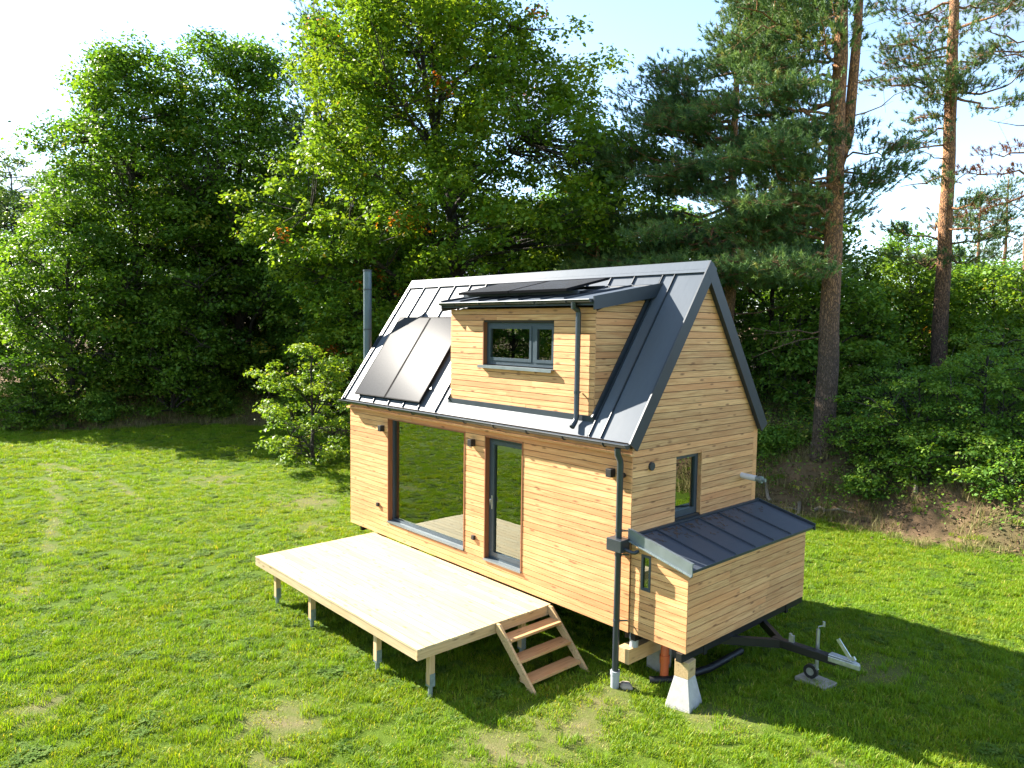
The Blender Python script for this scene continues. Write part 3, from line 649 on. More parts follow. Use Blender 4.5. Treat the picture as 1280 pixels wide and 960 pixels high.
# chassis and drawbar
for y in (0.55, D - 0.55): part(MB().box(0.1, AX - 0.02, y - 0.04, y + 0.04, 0.66, ZB - 0.004), 'chassis_rail', black_metal)
for x in (0.35, 2.3, 4.2, 6.1, 7.9): part(MB().box(x - 0.04, x + 0.04, 0.06, D - 0.06, 0.70, ZB - 0.006), 'chassis_crossmember', black_metal)
part(MB().box(AX - 0.12, AX - 0.03, -0.02, D - 0.02, 0.70, ZB - 0.003), 'chassis_crossmember', black_metal)
for y in (0.95, 2.5): part(MB().beam((7.6, y - (0.7 if y < 1.7 else -0.7), 0.67), (9.32, 1.72, 0.66), 0.07, 0.12), 'drawbar_arm', black_metal)
db = part(MB().beam((9.18, 1.72, 0.665), (10.12, 1.72, 0.68), 0.11, 0.12), 'drawbar', black_metal, bevel=0.01)
cp = MB().prism([(10.02, 1.66, 0.742), (10.30, 1.675, 0.742), (10.42, 1.70, 0.72), (10.42, 1.74, 0.72), (10.30, 1.765, 0.742), (10.02, 1.78, 0.742)], (0, 0, 0.02)).prism([(10.02, 1.655, 0.66), (10.32, 1.67, 0.66), (10.43, 1.70, 0.65), (10.43, 1.74, 0.65), (10.32, 1.77, 0.66), (10.02, 1.785, 0.66)], (0, 0, 0.075)).build('coupling', galv, house, bevel=0.008)
MB().beam((10.30, 1.72, 0.77), (10.12, 1.72, 0.99), 0.05, 0.02, (0, 1, 0)).beam((10.30, 1.72, 0.76), (10.36, 1.72, 0.80), 0.05, 0.03, (0, 1, 0)).build('coupling_lever', galv, cp)
part(MB().box(9.43, 9.50, 1.70, 1.74, 0.73, 0.83).box(9.43, 9.46, 1.70, 1.74, 0.8305, 0.85), 'chain_hook', galv)
jz = gz(9.74, 1.88) + 0.05
jw = part(MB().tube([(9.78, 1.86, jz + 0.16), (9.78, 1.86, 0.98)], 0.026, 14), 'jockey_wheel', galv, smooth=True)
MB().box(9.74, 9.82, 1.7805, 1.90, 0.60, 0.68).build('clamp', galv, jw)
MB().tube([(9.78, 1.86, 0.98), (9.78, 1.86, 1.02), (9.83, 1.92, 1.03)], 0.010, 8).tube([(9.83, 1.92, 1.02), (9.83, 1.92, 1.09)], 0.02, 10).build('crank', galv, jw, smooth=True)
MB().tube([(9.70, 1.83, jz + 0.101), (9.70, 1.89, jz + 0.101)], 0.10, 22).build('tyre', black_plastic, jw, smooth=True)
MB().tube([(9.70, 1.825, jz + 0.101), (9.70, 1.895, jz + 0.101)], 0.055, 16).beam((9.70, 1.86, jz + 0.10), (9.78, 1.86, jz + 0.19), 0.085, 0.02, (0, 1, 0)).build('rim', galv, jw, smooth=True)
tag(MB().hexa([(9.52, 1.74, jz - 0.06), (9.98, 1.68, jz - 0.06), (10.02, 2.02, jz - 0.06), (9.56, 2.05, jz - 0.06), (9.52, 1.74, jz), (9.98, 1.68, jz), (10.02, 2.02, jz), (9.56, 2.05, jz)]).build('paving_slab', slab_conc, bevel=0.012), 'flat weathered slab in the grass under the jockey wheel', 'slab')

# ------------------------------------------------------------------ supports and pipes under the house
def pier(x, y, rz, label, group, top=ZB - 0.005, block=True, beamt=0.68):
    g = gz(x, y); h = 0.42
    q = lambda r, z: [(x + r * (math.cos(rz) * i - math.sin(rz) * j), y + r * (math.sin(rz) * i + math.cos(rz) * j), z) for i, j in ((-1, -1), (1, -1), (1, 1), (-1, 1))]
    tag(MB().hexa(q(0.185, g - 0.06) + q(0.185, g + 0.03)).hexa(q(0.1845, g + 0.0301) + q(0.105, g + h)).build('concrete_pier', concrete, bevel=0.006), label[0], 'pier', group)
    tag(MB().hexa(q(0.105, g + h + 0.002) + q(0.105, beamt)).build('wood_block', beam_wood, bevel=0.004), label[1], 'block', group and 'wooden blocks on the piers')
pier(8.74, 0.14, 0.12, ('pale tapered concrete pier in sun under the near corner of the annex', 'wooden block on the pier under the near annex corner'), None, beamt=0.699)
for x, y in ((0.35, 0.55), (4.2, 0.55), (4.2, D - 0.55), (0.35, D - 0.55)):
    pier(x, y, 0, ('concrete pier in the dark under the house', 'wooden block on a concrete pier in the dark under the house'), 'concrete piers under the house', beamt=0.657)
tag(MB().box(7.70, 7.90, -0.03, 1.5, 0.36, 0.58).build('timber_beam', beam_wood, bevel=0.006), 'thick squared timber beam lying under the house beside the downpipe', 'beam')
for yb in (0.72, 1.22): tag(MB().box(7.66, 7.94, yb, yb + 0.25, -0.05, 0.358).build('concrete_block', slab_conc, bevel=0.006), 'rough block carrying the timber beam under the house', 'block', 'blocks under the timber beam')
tag(MB().tube([(7.86, 0.14, 0.582), (7.86, 0.14, 0.80)], 0.065, 16).tube([(7.86, 0.14, 0.70), (7.86, 0.14, 0.74)], 0.075, 16).build('waste_pipe', grey_pvc, smooth=True), 'short grey plastic waste pipe hanging from the floor above the timber beam', 'pipe')
tag(MB().tube([(8.10, 0.62, 0.80), (8.10, 0.60, 0.68), (8.11, 0.56, 0.58), (8.12, 0.54, 0.46), (8.12, 0.54, -0.08)], 0.062, 18).tube([(8.12, 0.54, 0.30), (8.12, 0.54, 0.42)], 0.074, 18).build('drain_pipe', orange_pvc, smooth=True), 'orange plastic drain pipe rising from the ground under the annex', 'pipe')
tag(MB().tube([(8.0, 0.35, gz(8, .35) + 0.05), (8.25, 0.55, gz(8.2, .5) + 0.08), (8.45, 1.2, gz(8.4, 1.2) + 0.10), (8.4, 2.2, gz(8.4, 2.2) + 0.06)], 0.055, 12).build('black_hose', black_plastic, smooth=True), 'black flexible pipe lying on the ground beside the orange drain pipe', 'pipe')
tag(MB().tube([(7.73, -0.115, -0.08), (7.73, -0.115, 0.24)], 0.064, 18).tube([(7.73, -0.115, 0.19), (7.73, -0.115, 0.245)], 0.071, 18).build('drain_socket', grey_pvc, smooth=True), 'grey plastic drain socket in the ground receiving the downpipe', 'pipe')
r_ = random.Random(5)
def rock(x, y, s, label):
    import bmesh
    bm = bmesh.new(); bmesh.ops.create_icosphere(bm, subdivisions=3, radius=1)
    for v in bm.verts:
        n = 1 + 0.18 * math.sin(v.co.x * 3 + x * 7) * math.cos(v.co.y * 4 + y) + 0.08 * math.sin(v.co.z * 7 + x)
        v.co = Vector((v.co.x * s * n * 1.2, v.co.y * s * n * 0.9, v.co.z * s * n * 0.7))
    me = bpy.data.meshes.new('stone'); bm.to_mesh(me); bm.free(); me.materials.append(stone)
    me.polygons.foreach_set('use_smooth', [True] * len(me.polygons))
    o = bpy.data.objects.new('stone', me); COL.objects.link(o); o.location = (x, y, gz(x, y) + s * 0.35); tag(o, label, 'stone')
rock(7.86, -0.02, 0.085, 'small rounded brown stone on bare soil by the drain socket')

rn = np.random.default_rng(12); mb = MB()
for k in range(150):
    x = L + 0.06 + abs(rn.normal()) * 0.16; y = rn.uniform(0.2, 2.4) ** 1.0 if rn.random() < 0.8 else rn.uniform(0.1, 3.3); a = rn.uniform(0, 6.28); l = rn.uniform(0.015, 0.04)
    if x > AX: continue
    dx_, dy_ = math.cos(a) * l, math.sin(a) * l; z = az(x) + 0.0115 + 0.004 * rn.random()
    if min(abs(y - q) for q in ys) < 0.03: continue
    mb.beam((x - dx_, y - dy_, z + 0.235 * dx_), (x + dx_, y + dy_, z - 0.235 * dx_), 0.006 + 0.012 * rn.random(), 0.003)
tag(mb.build('fallen_needles', plain('brown needle debris', (0.10, 0.06, 0.035), 1.0)), 'brown fallen needles scattered on the dark annex roof', 'needles', kind='stuff')

# ------------------------------------------------------------------ deck
DK0, DK1, DKY, DKZ = 0.95, 6.30, -2.60, 0.79
deck = thing('wooden_deck', ((DK0 + DK1) / 2, -1.3, 0), 'pale raised wooden deck in full sun in front of the big window', 'deck')
nb = 18; wdt = (2.60 - 0.004) / nb
for i in range(nb):
    ya = DKY + i * wdt; c = [2.35, 3.55, 4.75][i % 3]
    for a, b in ((DK0, c - 0.0015), (c + 0.0015, DK1 + rb.uniform(-0.004, 0.004))):
        zt = DKZ + rb.uniform(-0.0015, 0.0015)
        MB().box(a, b, ya + 0.0035, ya + wdt - 0.0035, zt - 0.028, zt).build('deck_board', deck_wood, deck)
for a, b in ((DK0 + 0.005, 3.90), (3.903, DK1 - 0.05)): MB().box(a, b, DKY + 0.012, DKY + 0.055, DKZ - 0.165, DKZ - 0.031).build('front_joist', deck_wood, deck)
for x in (DK1 - 0.048, DK0 + 0.008): MB().box(x, x + 0.042, DKY + 0.0565 if x < 3 else DKY + 0.008, -0.06, DKZ - 0.164, DKZ - 0.0315).build('side_joist', deck_wood_y, deck)
for k in range(1, 9):
    x = DK0 + k * 0.6; MB().box(x, x + 0.045, DKY + 0.057, -0.06, DKZ - 0.16, DKZ - 0.032).build('joist', deck_wood_y, deck)
for (x, y) in ((1.62, -2.46), (2.98, -2.46), (5.07, -2.46), (6.20, -2.30), (1.62, -0.5), (3.4, -0.5), (6.15, -0.5)):
    g = gz(x, y); MB().box(x - 0.045, x + 0.045, y - 0.045, y + 0.045, g + 0.18, DKZ - 0.168).build('post', post_wood, deck, bevel=0.003)
    po = deck.children[-1] if False else [c for c in deck.children if c.name.startswith('post')][-1]
    MB().box(x - 0.0505, x - 0.046, y - 0.045, y + 0.045, g + 0.15, g + 0.34).box(x + 0.046, x + 0.0505, y - 0.045, y + 0.045, g + 0.15, g + 0.34).box(x - 0.046, x + 0.046, y - 0.045, y + 0.045, g + 0.15, g + 0.178).tube([(x, y, g - 0.1), (x, y, g + 0.149)], 0.034, 12).build('steel_foot', galv_dull, po)

stairs = thing('wooden_steps', (6.75, -0.6, 0), 'open wooden steps with three red treads at the end of the deck', 'steps')
for y in (-1.16, -0.06):
    a, b = Vector((6.325, 0, 0.80)), Vector((7.18, 0, -0.02))
    w_ = 0.075
    MB().prism([(6.303, y - 0.021, 0.78), (6.38, y - 0.021, 0.785), (7.20, y - 0.021, -0.02), (7.06, y - 0.021, -0.02), (6.303, y - 0.021, 0.665)], (0, 0.042, 0)).build('stringer', deck_wood_y if False else beam_wood, stairs, bevel=0.003)
for z, x in ((0.615, 6.37), (0.37, 6.58), (0.13, 6.79)):
    MB().box(x, x + 0.24, -1.138, -0.082, z - 0.04, z).build('tread', tread_wood, stairs, bevel=0.004)
    MB().box(x + 0.02, x + 0.22, -1.1385, -1.11, z - 0.07, z - 0.041).box(x + 0.02, x + 0.22, -0.11, -0.082, z - 0.07, z - 0.041).build('tread_support', beam_wood, stairs)

# ------------------------------------------------------------------ inside the house
def chair(x, y, rz, label, mat_):
    c = thing('dining_chair', (x, y, 1.105), label, 'chair')
    R = Matrix.Translation((x, y, 1.105)) @ Matrix.Rotation(rz, 4, 'Z')
    def put(mb, nm, m):
        mb.v = [tuple(R @ Vector(v)) for v in mb.v]; return mb.build(nm, m, c, bevel=0.006)
    put(MB().box(-.22, .22, -.22, .22, .43, .48), 'seat', mat_)
    put(MB().prism([(-.22, -.2, .48), (.22, -.2, .48), (.2, -.26, .92), (-.2, -.26, .92)], (0, -0.035, 0)), 'backrest', mat_)
    for i in (-1, 1):
        for j in (-1, 1): put(MB().beam((i * .17, j * .17, .43), (i * .23, j * .23, 0), .035, .035), 'leg', lining_wood)
chair(4.95, 1.15, 2.4, 'teal chair with wooden legs seen through the glazed door', teal_fabric)
chair(3.55, 0.95, -2.2, 'pale chair with splayed legs seen through the big window', white_plastic)
tb = thing('dining_table', (4.2, 1.5, 1.105), 'small round wooden table seen through the big window', 'table')
MB().tube([(4.2, 1.5, 1.83), (4.2, 1.5, 1.86)], 0.45, 32).build('table_top', lining_wood, tb, smooth=True)
for k in range(3):
    t = k * 2.09; MB().tube([(4.2 + .1 * math.cos(t), 1.5 + .1 * math.sin(t), 1.828), (4.2 + .34 * math.cos(t), 1.5 + .34 * math.sin(t), 1.106)], 0.02, 8).build('leg', lining_wood, tb)
kc = thing('kitchen_cabinet', (5.3, 3.0, 1.105), 'yellow wooden kitchen cabinet seen through the glazed door', 'cabinet')
MB().box(4.6, 5.88, 2.72, 3.26, 1.106, 2.0).build('cabinet_body', lining_wood, kc)
MB().box(4.58, 5.885, 2.69, 3.265, 2.002, 2.04).build('worktop', floor_wood, kc)
for k in range(2): MB().box(4.62 + k * 0.63, 5.23 + k * 0.63, 2.70, 2.718, 1.15, 1.97).build('cabinet_door', lining_wood, kc)
st = thing('wood_stove', (0.6, 2.6, 1.105), 'black wood stove in the far corner seen through the big window', 'stove')
MB().box(0.35, 0.85, 2.35, 2.85, 1.25, 2.0).box(0.4, 0.8, 2.4, 2.8, 1.106, 1.249).build('stove_body', shade_green, st, bevel=0.01)
MB().tube([(0.6, 2.6, 2.0), (0.6, 2.6, 3.3)], 0.07, 14).build('stove_pipe', shade_green, st, smooth=True)
# ------------------------------------------------------------------ vegetation
def leaf_quads(c, size, rng, upbias=0.5, out=None, aspect=0.62, fold=0.18):
    n = len(c)
    nr = rng.normal(size=(n, 3)); nr[:, 2] = np.abs(nr[:, 2]) + upbias
    if out is not None: nr += out * 0.8
    nr /= np.linalg.norm(nr, axis=1, keepdims=True)
    a = rng.normal(size=(n, 3)); a -= nr * (a * nr).sum(1, keepdims=True); a /= np.linalg.norm(a, axis=1, keepdims=True)
    b = np.cross(nr, a); sz = (size * rng.uniform(0.5, 1.45, n))[:, None]
    u, v, k = a * sz * 0.5, b * sz * 0.5 * aspect, nr * sz * fold
    return np.stack([c - u, c + v + k, c + u, c - v + k], 1).reshape(-1, 3), np.arange(4 * n).reshape(n, 4)
def tubes_mesh(mb): return np.array(mb.v), mb.f
def curve(a, b, sag, n, rng, wig=0.0):
    a, b = np.array(a, float), np.array(b, float); t = np.linspace(0, 1, n)[:, None]
    p = a + (b - a) * t; p[:, 2] += sag * np.sin(np.pi * t[:, 0])
    if wig:
        w_ = rng.normal(size=(n, 3)) * wig; w_[0] = 0; w_[-1] = 0; p += w_
    return p
def put(o, parent=None):
    COL.objects.link(o)
    if parent: o.parent = parent
    return o

def broadleaf(name, loc, H, R, seed, label, mat, base=0.16, clumps=320, per=95, leaf=0.15, trunk=0.28, prof=None, lean=(0, 0), group=None, cat='tree', squash=0.62, clump_r=(0.55, 1.05), inner=0.35, tmean=0.5, flat=1.0, nlimb=16):
    rng = np.random.default_rng(seed)
    prof = prof or (lambda t: (np.sin(np.pi * np.clip(0.10 + 0.86 * t, 0, 1)) ** 0.62))
    t = rng.uniform(0, 1, clumps * 3); az_ = rng.uniform(0, 2 * np.pi, clumps * 3)
    ph = rng.uniform(0, 6.28, 6)
    lob = 1 + 0.20 * np.sin(2 * az_ + ph[0] + 3 * t) + 0.16 * np.sin(3 * az_ + ph[1] - 7 * t) + 0.14 * np.sin(5 * az_ + ph[2] + 13 * t) + 0.12 * np.sin(17 * t + ph[3])
    er = R * prof(t) * lob
    keep = rng.uniform(0, 1, len(t)) < np.clip(er / (R * 1.05), 0.08, 1)
    t, az_, er = t[keep][:clumps], az_[keep][:clumps], er[keep][:clumps]
    rad = er * np.sqrt(rng.uniform(inner ** 2, 1, len(t)))
    zc = base * H + t * (H - base * H) - 0.25
    cx, cy = rad * np.cos(az_) + lean[0] * zc / H, rad * np.sin(az_) * flat + lean[1] * zc / H
    C_ = np.stack([cx, cy, zc], 1); n = len(C_)
    # trunk and limbs
    mb = MB(); m = 9
    tz = np.linspace(-0.35, H * 0.9, m); tp = np.stack([lean[0] * tz / H + rng.normal(size=m) * 0.012 * H * np.linspace(0, 1, m), lean[1] * tz / H + rng.normal(size=m) * 0.012 * H * np.linspace(0, 1, m), tz], 1)
    tr = [trunk * (1.25 if i == 0 else 1) * (1 - 0.90 * i / (m - 1)) + 0.015 for i in range(m)]
    mb.tube([tuple(p) for p in tp], tr, 10)
    def trunk_at(z):
        z = np.clip(z, 0.1, H * 0.88); return np.array([np.interp(z, tz, tp[:, 0]), np.interp(z, tz, tp[:, 1]), z])
    lim = rng.choice(n, min(nlimb, n), replace=False); P_ = []
    for i in lim:
        d = np.hypot(C_[i, 0], C_[i, 1]); z0 = max(base * H * 0.7, C_[i, 2] - 0.75 * d - 0.3)
        a = trunk_at(z0); p = curve(a, C_[i], 0.10 * d, 7, rng, 0.05 * max(d, 0.3) * 0.5); r0 = trunk * (0.42 * (1 - z0 / H) + 0.12)
        mb.tube([tuple(q) for q in p], list(np.linspace(r0, 0.02, 7)), 6, cap=False); P_ += list(p[1:])
    P_ = np.array(P_ + [trunk_at(z) for z in np.linspace(base * H, H * 0.88, 12)])
    for i in range(n):
        dv = P_ - C_[i]; cost = np.linalg.norm(dv, axis=1) + 0.9 * np.clip(dv[:, 2] + 0.1, 0, None); j = int(np.argmin(cost))
        if np.linalg.norm(dv[j]) > 0.15:
            p = curve(P_[j], C_[i], 0.05, 4, rng, 0.06); mb.tube([tuple(q) for q in p], list(np.linspace(0.035 if H > 6 else 0.018, 0.008, 4)), 4, cap=False)
    # leaves
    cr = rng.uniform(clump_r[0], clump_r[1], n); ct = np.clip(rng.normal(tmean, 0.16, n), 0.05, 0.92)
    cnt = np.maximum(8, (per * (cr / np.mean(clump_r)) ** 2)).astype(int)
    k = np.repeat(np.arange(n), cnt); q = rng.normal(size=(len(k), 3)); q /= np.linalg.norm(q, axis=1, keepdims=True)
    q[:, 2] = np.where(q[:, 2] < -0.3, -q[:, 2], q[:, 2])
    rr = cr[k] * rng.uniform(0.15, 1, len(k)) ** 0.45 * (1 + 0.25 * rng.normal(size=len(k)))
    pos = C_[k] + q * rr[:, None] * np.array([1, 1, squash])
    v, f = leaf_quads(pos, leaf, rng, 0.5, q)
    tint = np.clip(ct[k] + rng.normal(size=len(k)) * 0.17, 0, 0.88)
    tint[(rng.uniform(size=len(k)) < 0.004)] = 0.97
    hot = rng.uniform(size=n) < 0.012; tint[hot[k] & (rng.uniform(size=len(k)) < 0.5)] = 1.0
    root = thing(name, loc, label, cat, group)
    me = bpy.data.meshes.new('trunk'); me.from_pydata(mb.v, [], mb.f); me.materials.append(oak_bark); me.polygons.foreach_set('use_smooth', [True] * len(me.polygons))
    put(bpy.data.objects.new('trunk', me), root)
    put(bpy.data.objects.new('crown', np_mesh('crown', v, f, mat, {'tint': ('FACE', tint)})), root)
    return root

def needle_tufts(c, dirs, rng, n=20, length=0.15, width=0.016):
    m = len(c); C_ = np.repeat(c, n, 0); d = np.repeat(dirs, n, 0) + rng.normal(size=(m * n, 3)) * 0.75
    d /= np.linalg.norm(d, axis=1, keepdims=True); s = np.cross(d, rng.normal(size=(m * n, 3))); s /= np.linalg.norm(s, axis=1, keepdims=True)
    ln = (length * rng.uniform(0.7, 1.25, m * n))[:, None]; st_ = C_ - d * ln * 0.15 + np.repeat(dirs, n, 0) * (rng.uniform(-0.10, 0.06, m * n))[:, None]
    v = np.stack([st_ - s * width * 0.5, st_ + s * width * 0.5, st_ + d * ln], 1).reshape(-1, 3)
    return v, np.arange(3 * m * n).reshape(-1, 3)

def pine(name, loc, path, rads, limbs, seed, label, group=None, stubs=(), tufts=26, ntuft=20, dead=(), second=None, tl=0.15, tw=0.018, pad=0.40, tw_step=3):
    """path: trunk points (local); limbs: list of (z, azimuth, length, rise, pads, ndens)"""
    rng = np.random.default_rng(seed); mb = MB()
    pa = np.array(path, float); 
    tt = np.linspace(0, 1, 22); zz = np.interp(tt, np.linspace(0, 1, len(pa)), pa[:, 2])
    fine = np.stack([np.interp(zz, pa[:, 2], pa[:, 0]), np.interp(zz, pa[:, 2], pa[:, 1]), zz], 1); fine[1:-1, :2] += rng.normal(size=(20, 2)) * 0.018
    rz = np.interp(zz, pa[:, 2], rads)
    mb.tube([tuple(p) for p in fine], list(rz), 14)
    if second: mb.tube([tuple(p) for p in second[0]], second[1], 12)
    at_ = lambda z: np.array([np.interp(z, fine[:, 2], fine[:, 0]), np.interp(z, fine[:, 2], fine[:, 1]), z])
    V, T = [[], []], [[], []]
    def grow(z, az_, ln, rise, npad, which, dens):
        a = at_(z); d2 = np.array([math.cos(az_), math.sin(az_), 0]); e = a + d2 * ln + np.array([0, 0, rise])
        p = curve(a, e, rng.uniform(-0.12, 0.05) * ln, 8, rng, 0.03 * ln); mb.tube([tuple(q) for q in p], list(np.linspace(max(0.018, 0.013 * ln + 0.015), 0.01, 8)), 6, cap=False)
        for k in range(npad):
            f = rng.uniform(0.38, 1.04) if npad > 1 else 1.0
            i = f * 7; i0 = min(int(i), 6); b = p[i0] + (p[i0 + 1] - p[i0]) * (i - i0)
            side = rng.normal() * 0.22 * ln * (1.15 - 0.5 * f); pc = b + np.array([-d2[1], d2[0], 0]) * side + np.array([0, 0, rng.uniform(0, 0.25)])
            if abs(side) > 0.2:
                mb.tube([tuple(q) for q in curve(b - (p[i0 + 1] - p[i0]) * 0.5, pc, 0.03, 4, rng, 0.02)], [0.018, 0.014, 0.01, 0.006], 4, cap=False)
            nt = max(4, int(dens * rng.uniform(0.6, 1.3))); q = rng.normal(size=(nt, 3)) * np.array([pad, pad, pad * 0.34]) * rng.uniform(0.75, 1.2)
            tp = pc + q; dr = q * 0.6 + d2 * 0.35 + np.array([0, 0, 0.55]); dr /= np.linalg.norm(dr, axis=1, keepdims=True)
            v, _ = needle_tufts(tp, dr, rng, ntuft, tl, tw); V[which].append(v)
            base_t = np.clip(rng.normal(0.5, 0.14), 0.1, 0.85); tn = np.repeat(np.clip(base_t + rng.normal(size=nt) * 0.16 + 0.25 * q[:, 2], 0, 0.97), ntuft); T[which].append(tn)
            for j in range(0, nt, tw_step):
                mb.tube([tuple(pc), tuple(tp[j])], [0.008, 0.004], 3, cap=False)
    for l in limbs: grow(*l[:5], 0, l[5] if len(l) > 5 else tufts)
    for l in dead: grow(*l[:5], 1, l[5] if len(l) > 5 else tufts)
    for (z, az_, ln, rise) in stubs:
        a = at_(z); e = a + np.array([math.cos(az_) * ln, math.sin(az_) * ln, rise]); p = curve(a, e, rng.uniform(-.1, .1) * ln, 6, rng, 0.03 * ln)
        mb.tube([tuple(q) for q in p], list(np.linspace(0.028, 0.008, 6)), 5, cap=False)
        for _ in range(3):
            b = p[rng.integers(2, 6)]; mb.tube([tuple(b), tuple(b + rng.normal(size=3) * 0.25 * ln ** 0.5)], [0.009, 0.004], 3, cap=False)
    root = thing(name, loc, label, 'tree', group)
    me = bpy.data.meshes.new('trunk'); me.from_pydata(mb.v, [], mb.f); me.materials.append(pine_bark); me.polygons.foreach_set('use_smooth', [True] * len(me.polygons))
    put(bpy.data.objects.new('trunk', me), root)
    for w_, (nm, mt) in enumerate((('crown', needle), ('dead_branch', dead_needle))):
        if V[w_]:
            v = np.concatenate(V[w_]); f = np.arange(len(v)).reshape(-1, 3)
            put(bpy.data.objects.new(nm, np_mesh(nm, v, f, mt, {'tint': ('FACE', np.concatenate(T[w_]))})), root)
    return root

def G(x, y, dz=0.0): return (x, y, gz(x, y) + dz)
TOCAM = math.atan2(CAM.y - 13, CAM.x - 3)
# ---- left group
def tall2(t): return np.interp(t, [0, .15, .45, .7, .82, .92, 1.0], [.75, .98, 1.0, .90, .78, .62, .28])
broadleaf('hornbeam_tree', G(-30.3, 3.9), 18.9, 5.0, 11, 'tall dark green broadleaf tree with a split top at the left meadow edge', dark_leaf, base=0.03, clumps=1000, per=78, leaf=0.21, trunk=0.36, prof=tall2, clump_r=(0.55, 1.25), nlimb=22)
broadleaf('hornbeam_tree', G(-28.4, 9.0), 20.3, 4.5, 12, 'tall narrow dark green tree just left of the yellow green oak', dark_leaf, base=0.03, clumps=900, per=78, leaf=0.21, trunk=0.33, prof=tall2, clump_r=(0.55, 1.2), nlimb=22, tmean=0.42)
broadleaf('hornbeam_tree', G(-28.6, 0.3), 10.8, 3.6, 13, 'low leafy tree reaching the grass at the left of the meadow edge', dark_leaf, base=0.02, clumps=330, per=75, leaf=0.19, trunk=0.18, clump_r=(0.5, 1.0), tmean=0.6)
broadleaf('hornbeam_tree', G(-26.6, 4.6), 6.6, 3.0, 15, 'low bushy growth at the foot of the tall split topped tree', dark_leaf, base=0.03, clumps=200, per=75, leaf=0.18, trunk=0.12, clump_r=(0.45, 0.9), tmean=0.5)
broadleaf('willow_tree', G(-54.0, 1.7), 15.5, 5.6, 14, 'greyish green tree at the far left edge behind the others', blue_leaf, base=0.06, clumps=330, per=70, leaf=0.24, trunk=0.25)
broadleaf('willow_tree', G(-33.5, -4.6), 6.0, 2.6, 19, 'dark tree cut by the left edge of the picture', dark_leaf, base=0.03, clumps=330, per=70, leaf=0.24, trunk=0.25, tmean=0.4)
# ---- the oak
def oakp(t): return np.sin(np.pi * np.clip(0.16 + 0.80 * t, 0, 1)) ** 0.55
broadleaf('oak_tree', G(-11.4, 12.7), 20.6, 6.9, 21, 'large yellow green oak behind the left end of the house roof', oak_leaf, base=0.06, clumps=1200, per=115, leaf=0.195, trunk=0.34, prof=oakp, clump_r=(0.45, 1.05), inner=0.25, nlimb=30, tmean=0.55, squash=0.8, lean=(-1.9, -2.1))
broadleaf('young_oak_tree', G(-10.6, 4.5), 4.6, 2.15, 22, 'small bright oak sapling at the meadow edge left of the house', oak_leaf, base=0.04, clumps=120, per=75, leaf=0.13, trunk=0.07, clump_r=(0.25, 0.5), tmean=0.6, nlimb=12)
# ---- pines
rp = random.Random(44)
def limbset(z0, z1, n, lf, azc=None, spread=math.pi, pads=(4, 7), rise=0.12, dens=40):
    out = []
    for i in range(n):
        z = z0 + (z1 - z0) * (i + rp.random()) / n; ln = lf((z - z0) / (z1 - z0)) * rp.uniform(0.75, 1.2)
        a = (azc if azc is not None else 0) + rp.uniform(-spread, spread)
        out.append((z, a, ln, ln * rp.uniform(rise - 0.15, rise + 0.18), rp.randint(*pads), dens))
    return out
AL = YAW + math.pi                                                # towards the left of the picture
x0, y0 = 4.36, 13.6; b0 = gz(x0, y0)
pine('pine_tree', (x0, y0, b0), [(0.0, 0, -0.4), (0.02, 0, 0.3), (-0.05, 0.25, 5.5), (-0.15, 0.4, 8.6), (-0.35, 0.75, 14), (-0.5, 1.0, 19.5)], [0.44, 0.33, 0.27, 0.25, 0.17, 0.05],
     limbset(5.4, 9.0, 12, lambda t: 3.9 - 0.8 * t, AL, 1.2, (5, 8), 0.02) + limbset(9.0, 13.5, 16, lambda t: 3.6 - 0.5 * t, AL, 1.1, (4, 8), 0.15) + limbset(7.0, 9.2, 5, lambda t: 1.9, AL + math.pi, 0.7, (2, 4), 0.0, 26) + limbset(13.5, 19.2, 16, lambda t: 3.4 - 1.8 * t, AL, 1.7, (4, 7), 0.25),
     31, 'big orange barked pine with a doubled trunk right of the house', stubs=[(3.4, AL - 0.1, 2.2, -0.7), (3.6, AL + 0.2, 2.6, 0.0), (9.9, AL + math.pi, 2.2, 0.9), (8.2, AL + math.pi, 1.8, 0.5), (10.8, AL + math.pi + .3, 2.0, 0.8)],
     second=([(-0.16, 0.42, 8.2), (0.02, 0.75, 9.4), (0.06, 0.95, 12.5), (0.0, 1.2, 17.5)], [0.16, 0.16, 0.13, 0.05]), tl=0.17, tw=0.026, tufts=40)
x0, y0 = -0.4, 15.9; b0 = gz(x0, y0)
pine('pine_tree', (x0, y0, b0), [(0, 0, -0.4), (0.05, 0, 5), (-0.1, 0.1, 10), (0, 0, 15.0)], [0.24, 0.20, 0.14, 0.04],
     limbset(4.6, 8.2, 24, lambda t: 4.4 - 0.6 * t, None, math.pi, (6, 9), 0.0) + limbset(8.2, 12, 12, lambda t: 4.4 - 0.7 * t, AL, 0.8, (5, 8), 0.1) + limbset(8.2, 12, 14, lambda t: 3.4 - 0.7 * t, None, math.pi, (5, 8), 0.1) + limbset(12, 14.8, 12, lambda t: 2.7 - 1.6 * t, None, math.pi, (4, 6), 0.25),
     32, 'dense broad pine with a thin dark trunk behind the house ridge', stubs=[(3.2, AL, 2.2, 0.2), (3.9, AL + 3, 2.5, 0.4)], tl=0.19, tw=0.028, pad=0.45)
x0, y0 = -6.3, 15.3; b0 = gz(x0, y0)
pine('pine_tree', (x0, y0, b0), [(0, 0, -0.4), (0.05, 0, 4), (0, 0, 11.4)], [0.16, 0.12, 0.02],
     limbset(1.5, 10.9, 44, lambda t: 2.5 - 2.0 * t, None, math.pi, (4, 6), 0.2, 34), 33, 'young pine with a pointed top between the oak and the broad pine', tl=0.18, tw=0.027)
x0, y0 = 4.85, 21.6; b0 = gz(x0, y0)
